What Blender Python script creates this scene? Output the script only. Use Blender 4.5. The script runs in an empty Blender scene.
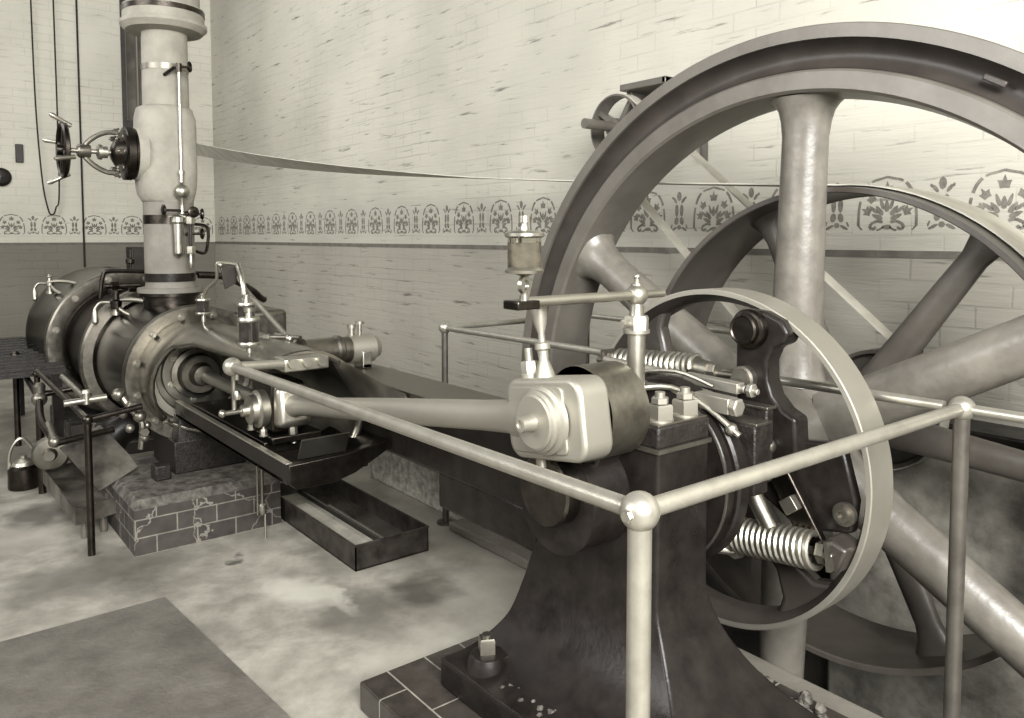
import bpy, bmesh, math, random
from mathutils import Vector, Matrix, Quaternion
random.seed(7)
PI = math.pi
COL = bpy.context.scene.collection
V = Vector

# ------------------------------------------------------------------ materials
def tone(v):
    """warm monochrome tone of the print, v = linear lightness"""
    K = ((0, .80, .68), (.02, .82, .70), (.1, .915, .775), (.25, .94, .79), (.5, .965, .83), (1, .97, .85))
    for a, b in zip(K, K[1:]):
        if v <= b[0]:
            t = (v - a[0]) / (b[0] - a[0]); return (v, v * (a[1] + (b[1] - a[1]) * t), v * (a[2] + (b[2] - a[2]) * t), 1)
    return (v, v * .97, v * .84, 1)

def mat(name, v, rough=.5, metal=0.0, noise=0.0, nscale=8, bump=0.0, bscale=40, stretch=(1, 1, 1), v2=None, spec=.5, coat=0.0, rvar=0.0):
    m = bpy.data.materials.new(name); m.use_nodes = True
    nt = m.node_tree; N = nt.nodes; L = nt.links
    p = N['Principled BSDF']
    p.inputs['Base Color'].default_value = tone(v)
    p.inputs['Roughness'].default_value = rough
    p.inputs['Metallic'].default_value = metal
    p.inputs['Specular IOR Level'].default_value = spec
    p.inputs['Coat Weight'].default_value = coat
    p.inputs['Coat Roughness'].default_value = .15
    tc = N.new('ShaderNodeTexCoord'); mp = N.new('ShaderNodeMapping')
    mp.inputs['Scale'].default_value = stretch
    L.new(tc.outputs['Object'], mp.inputs['Vector'])
    if noise or v2 is not None:
        nz = N.new('ShaderNodeTexNoise'); nz.inputs['Scale'].default_value = nscale
        nz.inputs['Detail'].default_value = 6; nz.inputs['Roughness'].default_value = .6
        L.new(mp.outputs[0], nz.inputs['Vector'])
        r = N.new('ShaderNodeValToRGB')
        r.color_ramp.elements[0].position = .35; r.color_ramp.elements[1].position = .65
        a = v * (1 - noise); b = v2 if v2 is not None else v * (1 + noise)
        r.color_ramp.elements[0].color = tone(a); r.color_ramp.elements[1].color = tone(b)
        L.new(nz.outputs['Fac'], r.inputs[0]); L.new(r.outputs[0], p.inputs['Base Color'])
        if rvar:
            mr = N.new('ShaderNodeMapRange'); mr.inputs[1].default_value = .3; mr.inputs[2].default_value = .7
            mr.inputs[3].default_value = rough - rvar; mr.inputs[4].default_value = rough + rvar
            L.new(nz.outputs['Fac'], mr.inputs[0]); L.new(mr.outputs[0], p.inputs['Roughness'])
    if bump:
        n2 = N.new('ShaderNodeTexNoise'); n2.inputs['Scale'].default_value = bscale; n2.inputs['Detail'].default_value = 4
        L.new(mp.outputs[0], n2.inputs['Vector'])
        bp = N.new('ShaderNodeBump'); bp.inputs['Strength'].default_value = bump; bp.inputs['Distance'].default_value = .01
        L.new(n2.outputs['Fac'], bp.inputs['Height']); L.new(bp.outputs[0], p.inputs['Normal'])
    return m

STEEL = mat('bright_steel', .40, .40, .95, .07, 10, .0, 120, rvar=.04)
SATIN = mat('satin_steel', .36, .50, .8, .05, 6, .0, 90)
STEELW = mat('worn_steel', .22, .42, .95, .14, 10, .04, 90, rvar=.06)
CAST = mat('machined_cast_iron', .18, .38, 1, .15, 30, .05, 150, rvar=.06)
WHEELP = mat('wheel_grey_paint', .098, .36, .0, .14, 6, .08, 30, spec=.6)
GROOVE = mat('wheel_groove_dark', .035, .42, .0, .25, 5, .08, 30)  # rim groove and its lug, darker than the rim faces
SPOKE = mat('spoke_paint', .125, .33, .0, .22, 9, .12, 40, spec=.6)
BLACK = mat('black_enamel', .012, .34, 0, .35, 12, .08, 60, spec=.28, rvar=.08)
BLACKR = mat('black_cast_paint', .016, .46, 0, .4, 30, .35, 90, spec=.35)
DARKM = mat('dark_metal', .055, .34, 1, .3, 18, .08, 80)
PULLP = mat('pulley_grey_paint', .07, .4, 0, .15, 8, .06, 40)
DARKP = mat('dark_grey_paint', .032, .35, 0, .2, 8, .06, 40)
GUIDEM = mat('guide_casting', .22, .25, .9, .15, 8, .04, 30)
LAG = mat('planished_lagging', .035, .24, 1, .25, 5, .05, 12)
BRASS = mat('polished_brass', .42, .34, .95, .1, 12, .02, 60)
RAILSHADE = mat('rail_pipe_shaded', .10, .45, .6, .2, 12, .05, 60)  # same pipe as RAILM, its dark reflections put into the colour
RAILM = mat('rail_pipe', .38, .36, .75, .12, 16, .05, 90)
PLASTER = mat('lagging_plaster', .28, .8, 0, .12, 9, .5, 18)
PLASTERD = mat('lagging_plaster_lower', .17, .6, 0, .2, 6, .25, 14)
GLASSY = mat('oil_in_glass', .025, .12, 0, .5, 20, 0, spec=.8, coat=.6)
ROPE = mat('cord', .02, .9)
LEATHER = mat('belt_leather', .58, .55, 0, .15, 6, .1, 40)
BELTL = mat('worn_belt', .42, .6, 0, .12, 10, .1, 40)
STONE = mat('curb_stone', .42, .85, 0, .3, 22, .9, 30, v2=.62)
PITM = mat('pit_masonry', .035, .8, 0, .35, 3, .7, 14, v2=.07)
MASON = mat('bearing_masonry', .17, .85, 0, .4, 4, .8, 16, v2=.36)
GROUT = mat('grout', .05, .9, 0, .5, 40, 1, 45, v2=.14)
SHEET = mat('sheet_iron', .10, .38, .6, .5, 6, .1, 20, v2=.22)
OILM = mat('tray_oil', .055, .07, 0, .5, 4, 0, spec=.8)
MATM = mat('linoleum_mat', .105, .6, 0, .2, 5, .3, 60, v2=.14)
STENCIL = mat('stencil_paint', .17, .8, 0, .3, 20)
STRIPE = mat('dado_line_paint', .14, .8, 0, .2, 10)
WOODD = mat('dark_timber', .03, .5, 0, .3, 10, .2, 30)

def wall_material(name, swap, upper=.49, lower=.38, dado=1.515, crack=.6):
    m = bpy.data.materials.new(name); m.use_nodes = True
    nt = m.node_tree; N = nt.nodes; L = nt.links; p = N['Principled BSDF']
    p.inputs['Roughness'].default_value = .85; p.inputs['Specular IOR Level'].default_value = .2
    tc = N.new('ShaderNodeTexCoord'); sp = N.new('ShaderNodeSeparateXYZ'); L.new(tc.outputs['Object'], sp.inputs[0])
    cb = N.new('ShaderNodeCombineXYZ')
    L.new(sp.outputs['Y' if swap else 'X'], cb.inputs['X']); L.new(sp.outputs['Z'], cb.inputs['Y'])
    nw = N.new('ShaderNodeTexNoise'); nw.inputs['Scale'].default_value = 2.2; nw.inputs['Detail'].default_value = 3
    L.new(cb.outputs[0], nw.inputs['Vector'])
    mx = N.new('ShaderNodeVectorMath'); mx.operation = 'MULTIPLY_ADD'
    mx.inputs[1].default_value = (.03, .03, 0)
    L.new(nw.outputs['Color'], mx.inputs[0]); L.new(cb.outputs[0], mx.inputs[2])
    br = N.new('ShaderNodeTexBrick')
    br.inputs['Scale'].default_value = 1; br.inputs['Brick Width'].default_value = .30
    br.inputs['Row Height'].default_value = .108; br.inputs['Mortar Size'].default_value = .007
    br.inputs['Mortar Smooth'].default_value = .6
    br.inputs['Color1'].default_value = (1, 1, 1, 1); br.inputs['Color2'].default_value = (.95, .95, .95, 1); br.inputs['Mortar'].default_value = (.35, .35, .35, 1)
    L.new(mx.outputs[0], br.inputs['Vector'])
    # broken, drawn-out cracks in the whitewash along the courses
    st = N.new('ShaderNodeMapping'); st.inputs['Scale'].default_value = (1.6, 16, 1)
    L.new(mx.outputs[0], st.inputs['Vector'])
    n1 = N.new('ShaderNodeTexNoise'); n1.inputs['Scale'].default_value = 1.4; n1.inputs['Detail'].default_value = 5; n1.inputs['Roughness'].default_value = .62
    L.new(st.outputs[0], n1.inputs['Vector'])
    cr = N.new('ShaderNodeValToRGB'); cr.color_ramp.elements[0].position = .30; cr.color_ramp.elements[1].position = .40
    cr.color_ramp.elements[0].color = (1 - crack, 1 - crack, 1 - crack, 1); cr.color_ramp.elements[1].color = (1, 1, 1, 1)
    L.new(n1.outputs['Fac'], cr.inputs[0])
    # mortar shows only here and there
    n3 = N.new('ShaderNodeTexNoise'); n3.inputs['Scale'].default_value = 1.3; n3.inputs['Detail'].default_value = 5
    L.new(cb.outputs[0], n3.inputs['Vector'])
    mr = N.new('ShaderNodeMapRange'); mr.inputs[1].default_value = .42; mr.inputs[2].default_value = .66
    mr.inputs[3].default_value = .03; mr.inputs[4].default_value = .30
    L.new(n3.outputs['Fac'], mr.inputs[0])
    mb = N.new('ShaderNodeMixRGB'); mb.inputs[1].default_value = (1, 1, 1, 1)
    L.new(mr.outputs[0], mb.inputs[0]); L.new(br.outputs['Color'], mb.inputs[2])
    # paint colour: dado below the line
    gt = N.new('ShaderNodeMath'); gt.operation = 'GREATER_THAN'; gt.inputs[1].default_value = dado
    L.new(sp.outputs['Z'], gt.inputs[0])
    c = N.new('ShaderNodeMixRGB'); c.inputs[1].default_value = tone(lower); c.inputs[2].default_value = tone(upper)
    L.new(gt.outputs[0], c.inputs[0])
    m1 = N.new('ShaderNodeMixRGB'); m1.blend_type = 'MULTIPLY'; m1.inputs[0].default_value = 1
    L.new(c.outputs[0], m1.inputs[1]); L.new(mb.outputs[0], m1.inputs[2])
    m2 = N.new('ShaderNodeMixRGB'); m2.blend_type = 'MULTIPLY'; m2.inputs[0].default_value = 1
    L.new(m1.outputs[0], m2.inputs[1]); L.new(cr.outputs[0], m2.inputs[2])
    # stains
    n4 = N.new('ShaderNodeTexNoise'); n4.inputs['Scale'].default_value = .9; n4.inputs['Detail'].default_value = 7
    L.new(cb.outputs[0], n4.inputs['Vector'])
    r4 = N.new('ShaderNodeMapRange'); r4.inputs[1].default_value = .3; r4.inputs[2].default_value = .6; r4.inputs[3].default_value = .86; r4.inputs[4].default_value = 1.02
    L.new(n4.outputs['Fac'], r4.inputs[0])
    m3 = N.new('ShaderNodeMixRGB'); m3.blend_type = 'MULTIPLY'; m3.inputs[0].default_value = 1
    L.new(m2.outputs[0], m3.inputs[1]); L.new(r4.outputs[0], m3.inputs[2])
    L.new(m3.outputs[0], p.inputs['Base Color'])
    ad = N.new('ShaderNodeMath'); ad.operation = 'ADD'
    L.new(mb.outputs[0], ad.inputs[0]); L.new(n1.outputs['Fac'], ad.inputs[1])
    bp = N.new('ShaderNodeBump'); bp.inputs['Strength'].default_value = .45; bp.inputs['Distance'].default_value = .02
    L.new(ad.outputs[0], bp.inputs['Height']); L.new(bp.outputs[0], p.inputs['Normal'])
    return m
WALLR = wall_material('whitewashed_brick_long', True, lower=.36)
WALLB = wall_material('whitewashed_brick_back', False, upper=.60, lower=.20, crack=.25)

def brick_mat(name, v, mortar, w, h, ms, swz='XZ', crack=0, offset=.5, rough=.7, bump=.5, vv=.3):
    m = bpy.data.materials.new(name); m.use_nodes = True
    nt = m.node_tree; N = nt.nodes; L = nt.links; p = N['Principled BSDF']
    p.inputs['Roughness'].default_value = rough
    tc = N.new('ShaderNodeTexCoord'); sp = N.new('ShaderNodeSeparateXYZ'); L.new(tc.outputs['Object'], sp.inputs[0])
    cb = N.new('ShaderNodeCombineXYZ')
    if swz == 'XZ':                      # sides: run along x+y, rows in z
        a = N.new('ShaderNodeMath'); a.operation = 'ADD'
        L.new(sp.outputs['X'], a.inputs[0]); L.new(sp.outputs['Y'], a.inputs[1])
        L.new(a.outputs[0], cb.inputs['X']); L.new(sp.outputs['Z'], cb.inputs['Y'])
    else:
        L.new(sp.outputs[swz[0]], cb.inputs['X']); L.new(sp.outputs[swz[1]], cb.inputs['Y'])
    br = N.new('ShaderNodeTexBrick'); br.offset = offset
    br.inputs['Scale'].default_value = 1; br.inputs['Brick Width'].default_value = w; br.inputs['Row Height'].default_value = h
    br.inputs['Mortar Size'].default_value = ms; br.inputs['Mortar Smooth'].default_value = .2
    br.inputs['Color1'].default_value = tone(v); br.inputs['Color2'].default_value = tone(v * (1 + vv)); br.inputs['Mortar'].default_value = tone(mortar)
    L.new(cb.outputs[0], br.inputs['Vector'])
    nz = N.new('ShaderNodeTexNoise'); nz.inputs['Scale'].default_value = 14; nz.inputs['Detail'].default_value = 6
    L.new(tc.outputs['Object'], nz.inputs['Vector'])
    mr = N.new('ShaderNodeMapRange'); mr.inputs[1].default_value = .3; mr.inputs[2].default_value = .7; mr.inputs[3].default_value = .6; mr.inputs[4].default_value = 1.5
    L.new(nz.outputs['Fac'], mr.inputs[0])
    m1 = N.new('ShaderNodeMixRGB'); m1.blend_type = 'MULTIPLY'; m1.inputs[0].default_value = .8
    L.new(br.outputs['Color'], m1.inputs[1]); L.new(mr.outputs[0], m1.inputs[2])
    out = m1.outputs[0]
    if crack:
        vo = N.new('ShaderNodeTexVoronoi'); vo.feature = 'DISTANCE_TO_EDGE'; vo.inputs['Scale'].default_value = 3.4
        mm = N.new('ShaderNodeVectorMath'); mm.operation = 'MULTIPLY_ADD'; mm.inputs[1].default_value = (.09, .09, .09)
        L.new(nz.outputs['Color'], mm.inputs[0]); L.new(tc.outputs['Object'], mm.inputs[2]); L.new(mm.outputs[0], vo.inputs['Vector'])
        lt = N.new('ShaderNodeMath'); lt.operation = 'LESS_THAN'; lt.inputs[1].default_value = .008
        L.new(vo.outputs[0], lt.inputs[0])
        m2 = N.new('ShaderNodeMixRGB'); m2.inputs[2].default_value = tone(mortar * 1.1)
        L.new(lt.outputs[0], m2.inputs[0]); L.new(out, m2.inputs[1]); out = m2.outputs[0]
    L.new(out, p.inputs['Base Color'])
    bp = N.new('ShaderNodeBump'); bp.inputs['Strength'].default_value = bump; bp.inputs['Distance'].default_value = .006
    L.new(br.outputs['Fac'], bp.inputs['Height']); bp.invert = True
    L.new(bp.outputs[0], p.inputs['Normal'])
    return m
PIERM = brick_mat('pier_brick', .035, .17, .20, .092, .004, crack=1)
TILEM = brick_mat('glazed_tile', .035, .24, .30, .15, .0035, 'YX', rough=.25, offset=.5, vv=.25)

def floor_mat():
    m = bpy.data.materials.new('oily_concrete'); m.use_nodes = True
    nt = m.node_tree; N = nt.nodes; L = nt.links; p = N['Principled BSDF']
    tc = N.new('ShaderNodeTexCoord')
    a = N.new('ShaderNodeTexNoise'); a.inputs['Scale'].default_value = 1.9; a.inputs['Detail'].default_value = 10; a.inputs['Roughness'].default_value = .70; a.inputs['Distortion'].default_value = .15
    L.new(tc.outputs['Object'], a.inputs['Vector'])
    r = N.new('ShaderNodeValToRGB'); e = r.color_ramp.elements
    e[0].position = .30; e[0].color = tone(.11); e[1].position = .68; e[1].color = tone(.42)
    x = r.color_ramp.elements.new(.48); x.color = tone(.24)
    L.new(a.outputs['Fac'], r.inputs[0])
    out = r.outputs[0]
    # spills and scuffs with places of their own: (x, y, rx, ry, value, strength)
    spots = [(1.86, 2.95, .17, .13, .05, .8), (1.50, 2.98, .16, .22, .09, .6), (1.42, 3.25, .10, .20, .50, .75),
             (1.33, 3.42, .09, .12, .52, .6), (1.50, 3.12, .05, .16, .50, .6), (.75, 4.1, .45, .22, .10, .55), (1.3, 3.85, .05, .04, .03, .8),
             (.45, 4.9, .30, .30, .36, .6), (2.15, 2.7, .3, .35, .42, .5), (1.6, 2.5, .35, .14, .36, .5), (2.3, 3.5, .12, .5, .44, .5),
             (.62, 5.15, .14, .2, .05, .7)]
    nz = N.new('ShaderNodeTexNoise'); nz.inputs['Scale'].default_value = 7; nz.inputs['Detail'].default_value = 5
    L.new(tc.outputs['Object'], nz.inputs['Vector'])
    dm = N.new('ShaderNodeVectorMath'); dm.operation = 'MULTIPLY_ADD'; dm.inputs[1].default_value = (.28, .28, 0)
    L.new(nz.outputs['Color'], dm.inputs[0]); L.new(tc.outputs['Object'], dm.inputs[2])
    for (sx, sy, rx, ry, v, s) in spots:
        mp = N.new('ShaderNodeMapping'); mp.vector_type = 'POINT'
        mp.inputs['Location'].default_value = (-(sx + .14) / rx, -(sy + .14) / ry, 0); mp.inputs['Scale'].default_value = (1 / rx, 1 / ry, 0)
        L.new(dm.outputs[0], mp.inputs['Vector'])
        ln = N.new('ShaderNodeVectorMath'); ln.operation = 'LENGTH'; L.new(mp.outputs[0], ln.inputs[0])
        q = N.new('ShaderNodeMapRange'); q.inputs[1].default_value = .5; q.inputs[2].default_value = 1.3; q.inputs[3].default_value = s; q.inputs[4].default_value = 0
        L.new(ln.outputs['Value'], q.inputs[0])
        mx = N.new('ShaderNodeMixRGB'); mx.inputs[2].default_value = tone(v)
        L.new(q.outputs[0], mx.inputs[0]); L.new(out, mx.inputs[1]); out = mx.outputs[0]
    L.new(out, p.inputs['Base Color'])
    mr = N.new('ShaderNodeMapRange'); mr.inputs[1].default_value = .3; mr.inputs[2].default_value = .7; mr.inputs[3].default_value = .35; mr.inputs[4].default_value = .75
    L.new(a.outputs['Fac'], mr.inputs[0]); L.new(mr.outputs[0], p.inputs['Roughness'])
    bp = N.new('ShaderNodeBump'); bp.inputs['Strength'].default_value = .3; bp.inputs['Distance'].default_value = .006
    L.new(nz.outputs['Fac'], bp.inputs['Height']); L.new(bp.outputs[0], p.inputs['Normal'])
    return m
FLOORM = floor_mat()

def glass_mat():
    m = bpy.data.materials.new('cup_glass'); m.use_nodes = True
    p = m.node_tree.nodes['Principled BSDF']
    p.inputs['Base Color'].default_value = tone(.8); p.inputs['Roughness'].default_value = .03
    p.inputs['Transmission Weight'].default_value = 1; p.inputs['IOR'].default_value = 1.3
    return m
GLASS = glass_mat()

# ------------------------------------------------------------------ mesh builder
def frame(d):
    d = V(d).normalized()
    a = V((0, 0, 1)) if abs(d.z) < .9 else V((1, 0, 0))
    u = d.cross(a).normalized(); w = d.cross(u).normalized()
    return d, u, w

class MB:
    def __init__(s): s.bm = bmesh.new()
    def ringf(s, rings, closed=True, cap0=True, cap1=True, loop=False):
        bm = s.bm; vs = [[bm.verts.new(p) for p in r] for r in rings]
        n = len(vs[0]); prs = list(zip(vs, vs[1:]))
        if loop: prs.append((vs[-1], vs[0]))
        for a, b in prs:
            for i in range(n if closed else n - 1):
                j = (i + 1) % n
                try: bm.faces.new((a[i], a[j], b[j], b[i]))
                except ValueError: pass
        if closed and not loop:
            if cap0: bm.faces.new(vs[0][::-1])
            if cap1: bm.faces.new(vs[-1])
        return s
    def box(s, x0, x1, y0, y1, z0, z1):
        r = lambda z: [(x0, y0, z), (x1, y0, z), (x1, y1, z), (x0, y1, z)]
        return s.ringf([r(z0), r(z1)])
    def obox(s, c, d, lx, ly, lz, up=(0, 0, 1)):
        """box centred on c; lx along d, lz near up"""
        d = V(d).normalized(); y = V(up).cross(d).normalized(); z = d.cross(y); c = V(c)
        r = lambda t: [c + d * t + y * a * ly / 2 + z * b * lz / 2 for a, b in ((-1, -1), (1, -1), (1, 1), (-1, 1))]
        return s.ringf([r(-lx / 2), r(lx / 2)])
    def cyl(s, p0, p1, r0, r1=None, n=28):
        r1 = r0 if r1 is None else r1
        d, u, w = frame(V(p1) - V(p0))
        R = lambda p, r: [V(p) + (u * math.cos(2 * PI * i / n) + w * math.sin(2 * PI * i / n)) * r for i in range(n)]
        return s.ringf([R(p0, r0), R(p1, r1)])
    def lathe(s, prof, o, d, n=56, close=False):
        """prof = [(a along axis, radius)]; close=True joins the last to the first (a ring)"""
        d, u, w = frame(d); o = V(o)
        R = lambda a, r: [o + d * a + (u * math.cos(2 * PI * i / n) + w * math.sin(2 * PI * i / n)) * max(r, .0004) for i in range(n)]
        return s.ringf([R(a, r) for a, r in prof], loop=close)
    def tube(s, pts, r, n=12, smooth=0, radii=None):
        P = [V(p) for p in pts]
        if smooth:
            Q = []
            for i in range(len(P) - 1):
                a, b, c, e = P[max(i - 1, 0)], P[i], P[i + 1], P[min(i + 2, len(P) - 1)]
                for k in range(smooth):
                    t = k / smooth
                    Q.append(.5 * ((2 * b) + (c - a) * t + (2 * a - 5 * b + 4 * c - e) * t * t + (3 * b - a - 3 * c + e) * t ** 3))
            Q.append(P[-1]); P = Q
        m = len(P); rings = []; pu = None
        for i in range(m):
            d = (P[min(i + 1, m - 1)] - P[max(i - 1, 0)]).normalized()
            if pu is None: _, u, _ = frame(d)
            else:
                u = (pu - d * pu.dot(d)).normalized()
            w = d.cross(u); pu = u
            rr = r if radii is None else radii[0] + (radii[1] - radii[0]) * i / (m - 1)
            rings.append([P[i] + (u * math.cos(2 * PI * k / n) + w * math.sin(2 * PI * k / n)) * rr for k in range(n)])
        return s.ringf(rings)
    def strip(s, pts, wdir, w, th):
        """flat band along pts; wdir = list or one vector across the band"""
        P = [V(p) for p in pts]; m = len(P); rings = []
        for i in range(m):
            d = (P[min(i + 1, m - 1)] - P[max(i - 1, 0)]).normalized()
            wd = V(wdir[i] if isinstance(wdir, list) else wdir).normalized(); nn = d.cross(wd).normalized()
            ww = w[i] if isinstance(w, list) else w
            rings.append([P[i] + wd * a * ww / 2 + nn * b * th / 2 for a, b in ((-1, -1), (1, -1), (1, 1), (-1, 1))])
        return s.ringf(rings)
    def helix(s, p0, p1, R, turns, r, n=8, per=18):
        d, u, w = frame(V(p1) - V(p0)); L = (V(p1) - V(p0)).length
        pts = []
        for i in range(int(turns * per) + 1):
            a = 2 * PI * i / per
            pts.append(V(p0) + d * L * i / (turns * per) + (u * math.cos(a) + w * math.sin(a)) * R)
        return s.tube(pts, r, n)
    def sphere(s, c, r, n=20, sc=(1, 1, 1)):
        bmesh.ops.create_uvsphere(s.bm, u_segments=n, v_segments=n // 2 + 2, radius=r, matrix=Matrix.Translation(V(c)) @ Matrix.Diagonal((*sc, 1)))
        return s
    def nut(s, p, d, r, h, n=6, rot=0):
        d, u, w = frame(d); p = V(p)
        R = lambda t, q: [p + d * t + (u * math.cos(2 * PI * i / n + rot) + w * math.sin(2 * PI * i / n + rot)) * q for i in range(n)]
        return s.ringf([R(0, r), R(h * .85, r), R(h, r * .88)])
    def bolt(s, p, d, r, h):
        """nut with washer and stud end"""
        d = V(d).normalized(); p = V(p)
        s.cyl(p - d * .002, p + d * h * .15, r * 1.25, n=20); s.nut(p + d * h * .15, d, r, h * .6); s.cyl(p + d * h * .7, p + d * h, r * .5, r * .42, n=12)
        return s
    def prism(s, poly, ax, a0, a1):
        """polygon in the two axes other than ax (order y,z / x,z / x,y), run from a0 to a1"""
        def mk(a):
            if ax == 'X': return [(a, p, q) for p, q in poly]
            if ax == 'Y': return [(p, a, q) for p, q in poly]
            return [(p, q, a) for p, q in poly]
        return s.ringf([mk(a0), mk(a1)])
    def obj(s, name, m, parent=None, bevel=0, seg=2, ang=32, label=None, stuff=False, solid=0, origin=None):
        bm = s.bm
        bmesh.ops.recalc_face_normals(bm, faces=bm.faces[:])
        lim = math.radians(ang)
        for f in bm.faces: f.smooth = True
        for e in bm.edges:
            if len(e.link_faces) == 2 and e.calc_face_angle(0) > lim: e.smooth = False
        me = bpy.data.meshes.new(name); bm.to_mesh(me); bm.free()
        o = bpy.data.objects.new(name, me); COL.objects.link(o); me.materials.append(m)
        if parent is not None:
            q = parent; off = V((0, 0, 0))
            while q is not None: off += q.location; q = q.parent
            me.transform(Matrix.Translation(-off)); o.parent = parent
        elif origin is not False:
            xs = [v.co for v in me.vertices]
            lo = V([min(c[i] for c in xs) for i in range(3)]); hi = V([max(c[i] for c in xs) for i in range(3)])
            c = V(((lo.x + hi.x) / 2, (lo.y + hi.y) / 2, lo.z)) if origin is None else V(origin)
            me.transform(Matrix.Translation(-c)); o.location = c
        if solid:
            md = o.modifiers.new('thickness', 'SOLIDIFY'); md.thickness = solid; md.offset = 0
        if bevel:
            md = o.modifiers.new('edges', 'BEVEL'); md.width = bevel; md.segments = seg; md.limit_method = 'ANGLE'; md.angle_limit = math.radians(40)
            md.harden_normals = False
        if label: o['label'] = label
        return o

def thing(name, label, cat, loc, group=None):
    o = bpy.data.objects.new(name, None); COL.objects.link(o); o.location = loc; o.empty_display_size = .1
    o['label'] = label; o['category'] = cat
    if group: o['group'] = group
    return o
def tag(o, label, cat, group=None, kind=None):
    o['label'] = label; o['category'] = cat
    if group: o['group'] = group
    if kind: o['kind'] = kind
    return o
def struct(o): o['kind'] = 'structure'; return o

# ================================================================== THE ROOM
WX, WY, ZT = 3.9, 12.2, 5.2
PX0, PX1, PY0, PY1, PZ = 2.47, 3.80, -.35, 3.52, -1.05     # flywheel pit
f = MB()
for x0, x1, y0, y1 in ((-5, PX0, -3, WY), (PX1, WX, -3, WY), (PX0, PX1, -3, PY0), (PX0, PX1, PY1, WY)):
    f.box(x0, x1, y0, y1, -.2, 0)
bmesh.ops.remove_doubles(f.bm, verts=f.bm.verts[:], dist=1e-5)
struct(f.obj('floor', FLOORM, origin=False))
f = MB()
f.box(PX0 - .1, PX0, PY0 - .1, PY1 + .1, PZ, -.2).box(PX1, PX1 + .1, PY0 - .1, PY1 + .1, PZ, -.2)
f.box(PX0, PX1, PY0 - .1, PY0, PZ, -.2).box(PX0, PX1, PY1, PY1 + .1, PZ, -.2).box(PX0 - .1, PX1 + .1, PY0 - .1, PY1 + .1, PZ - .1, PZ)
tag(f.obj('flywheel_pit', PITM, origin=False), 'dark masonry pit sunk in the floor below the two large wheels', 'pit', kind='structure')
struct(MB().box(WX, WX + .3, -3, WY + .3, -.2, ZT).obj('wall_right', WALLR, origin=False))
# back wall with a narrow window slot beside the steam pipe
wx0, wx1, wz0 = 2.70, 2.99, 3.25
f = MB().box(-5, wx0, WY, WY + .3, -.2, ZT).box(wx1, WX, WY, WY + .3, -.2, ZT).box(wx0, wx1, WY, WY + .3, -.2, wz0)
struct(f.obj('wall_back', WALLB, origin=False))
f = MB().box(wx0 - .05, wx0, WY - .04, WY, wz0 - .3, ZT).box(wx0 - .0, wx1, WY - .05, WY + .02, wz0 - .3, wz0)
fr = struct(f.obj('window_1', WOODD, origin=False))
w = MB().box(wx0, wx1, WY + .15, WY + .16, wz0, ZT); o = w.obj('window_pane', mat('dusty_pane', .12, .25, 0, .3, 4), fr)
MB().box(wx0, wx0 + .04, WY + .08, WY + .15, wz0, ZT).box(wx0 + .17, wx0 + .19, WY + .08, WY + .15, wz0, ZT).obj('window_frame', mat('grey_frame', .2, .6), fr)
# frieze motifs, cut from thin paint film
def motif_big(W=.29, H=.26):
    polys = []
    def band(pts, w):
        for (a, b) in zip(pts, pts[1:]):
            d = V((b[0] - a[0], b[1] - a[1])); 
            if d.length < 1e-6: continue
            n = V((-d.y, d.x)).normalized() * w / 2
            polys.append([(a[0] - n.x, a[1] - n.y), (b[0] - n.x, b[1] - n.y), (b[0] + n.x, b[1] + n.y), (a[0] + n.x, a[1] + n.y)])
    def arch(sg):
        pts = []
        for t in range(0, 15):
            a = t / 14
            x = W / 2 * (1.0 if a < .1 else math.cos((a - .1) / .9 * PI / 2) ** .62); z = H * (.1 + .9 * math.sin(a * PI / 2) ** 1.0)
            if a > .93: z = H * (.97 + (a - .93) * .9)
            pts.append((sg * x, z))
        return pts
    for sg in (-1, 1):
        p = arch(sg); band(p[0:6], .013); band(p[6:11], .015); band(p[11:15], .012)
    def leaf(cx, cz, ang, L, wd, k=10):
        out = []
        for i in range(k):
            a = 2 * PI * i / k; u = math.cos(a) * L / 2; v = math.sin(a) * wd / 2 * (1 - .35 * math.cos(a))
            out.append((cx + u * math.cos(ang) - v * math.sin(ang), cz + u * math.sin(ang) + v * math.cos(ang)))
        polys.append(out)
    def ivy(cx, cz, ang, s):
        out = []
        for r_, a in ((1, 0), (.45, .5), (.8, 1.0), (.5, 1.6), (.6, 2.3), (.35, PI), (.6, -2.3), (.5, -1.6), (.8, -1.0), (.45, -.5)):
            out.append((cx + s * r_ * math.cos(a + ang), cz + s * r_ * math.sin(a + ang)))
        polys.append(out)
    for k, a in enumerate((PI / 2, PI / 2 - .62, PI / 2 + .62, PI / 2 - 1.15, PI / 2 + 1.15)):
        R = .150 if k == 0 else (.128 if k < 3 else .105)
        ivy(math.cos(a) * R, .055 + math.sin(a) * R, a, .044 if k == 0 else .038)
        leaf(math.cos(a) * R * .5, .05 + math.sin(a) * R * .5, a, .06, .024)
    for a in (PI / 2 - .3, PI / 2 + .3, PI / 2 - .9, PI / 2 + .9):
        leaf(math.cos(a) * .085, .055 + math.sin(a) * .085, a, .06, .017)
    for sg in (-1, 1):
        band([(sg * .02, .045), (sg * .05, .05), (sg * .08, .035), (sg * .085, .015), (sg * .065, .008), (sg * .055, .022)], .014)
        band([(sg * .015, .02), (sg * .035, .008), (sg * .05, .004)], .009)
        band([(sg * (W / 2), .026), (sg * (W / 2 - .02), .006)], .008)
    leaf(0, .02, 0, .05, .024)
    return polys
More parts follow.
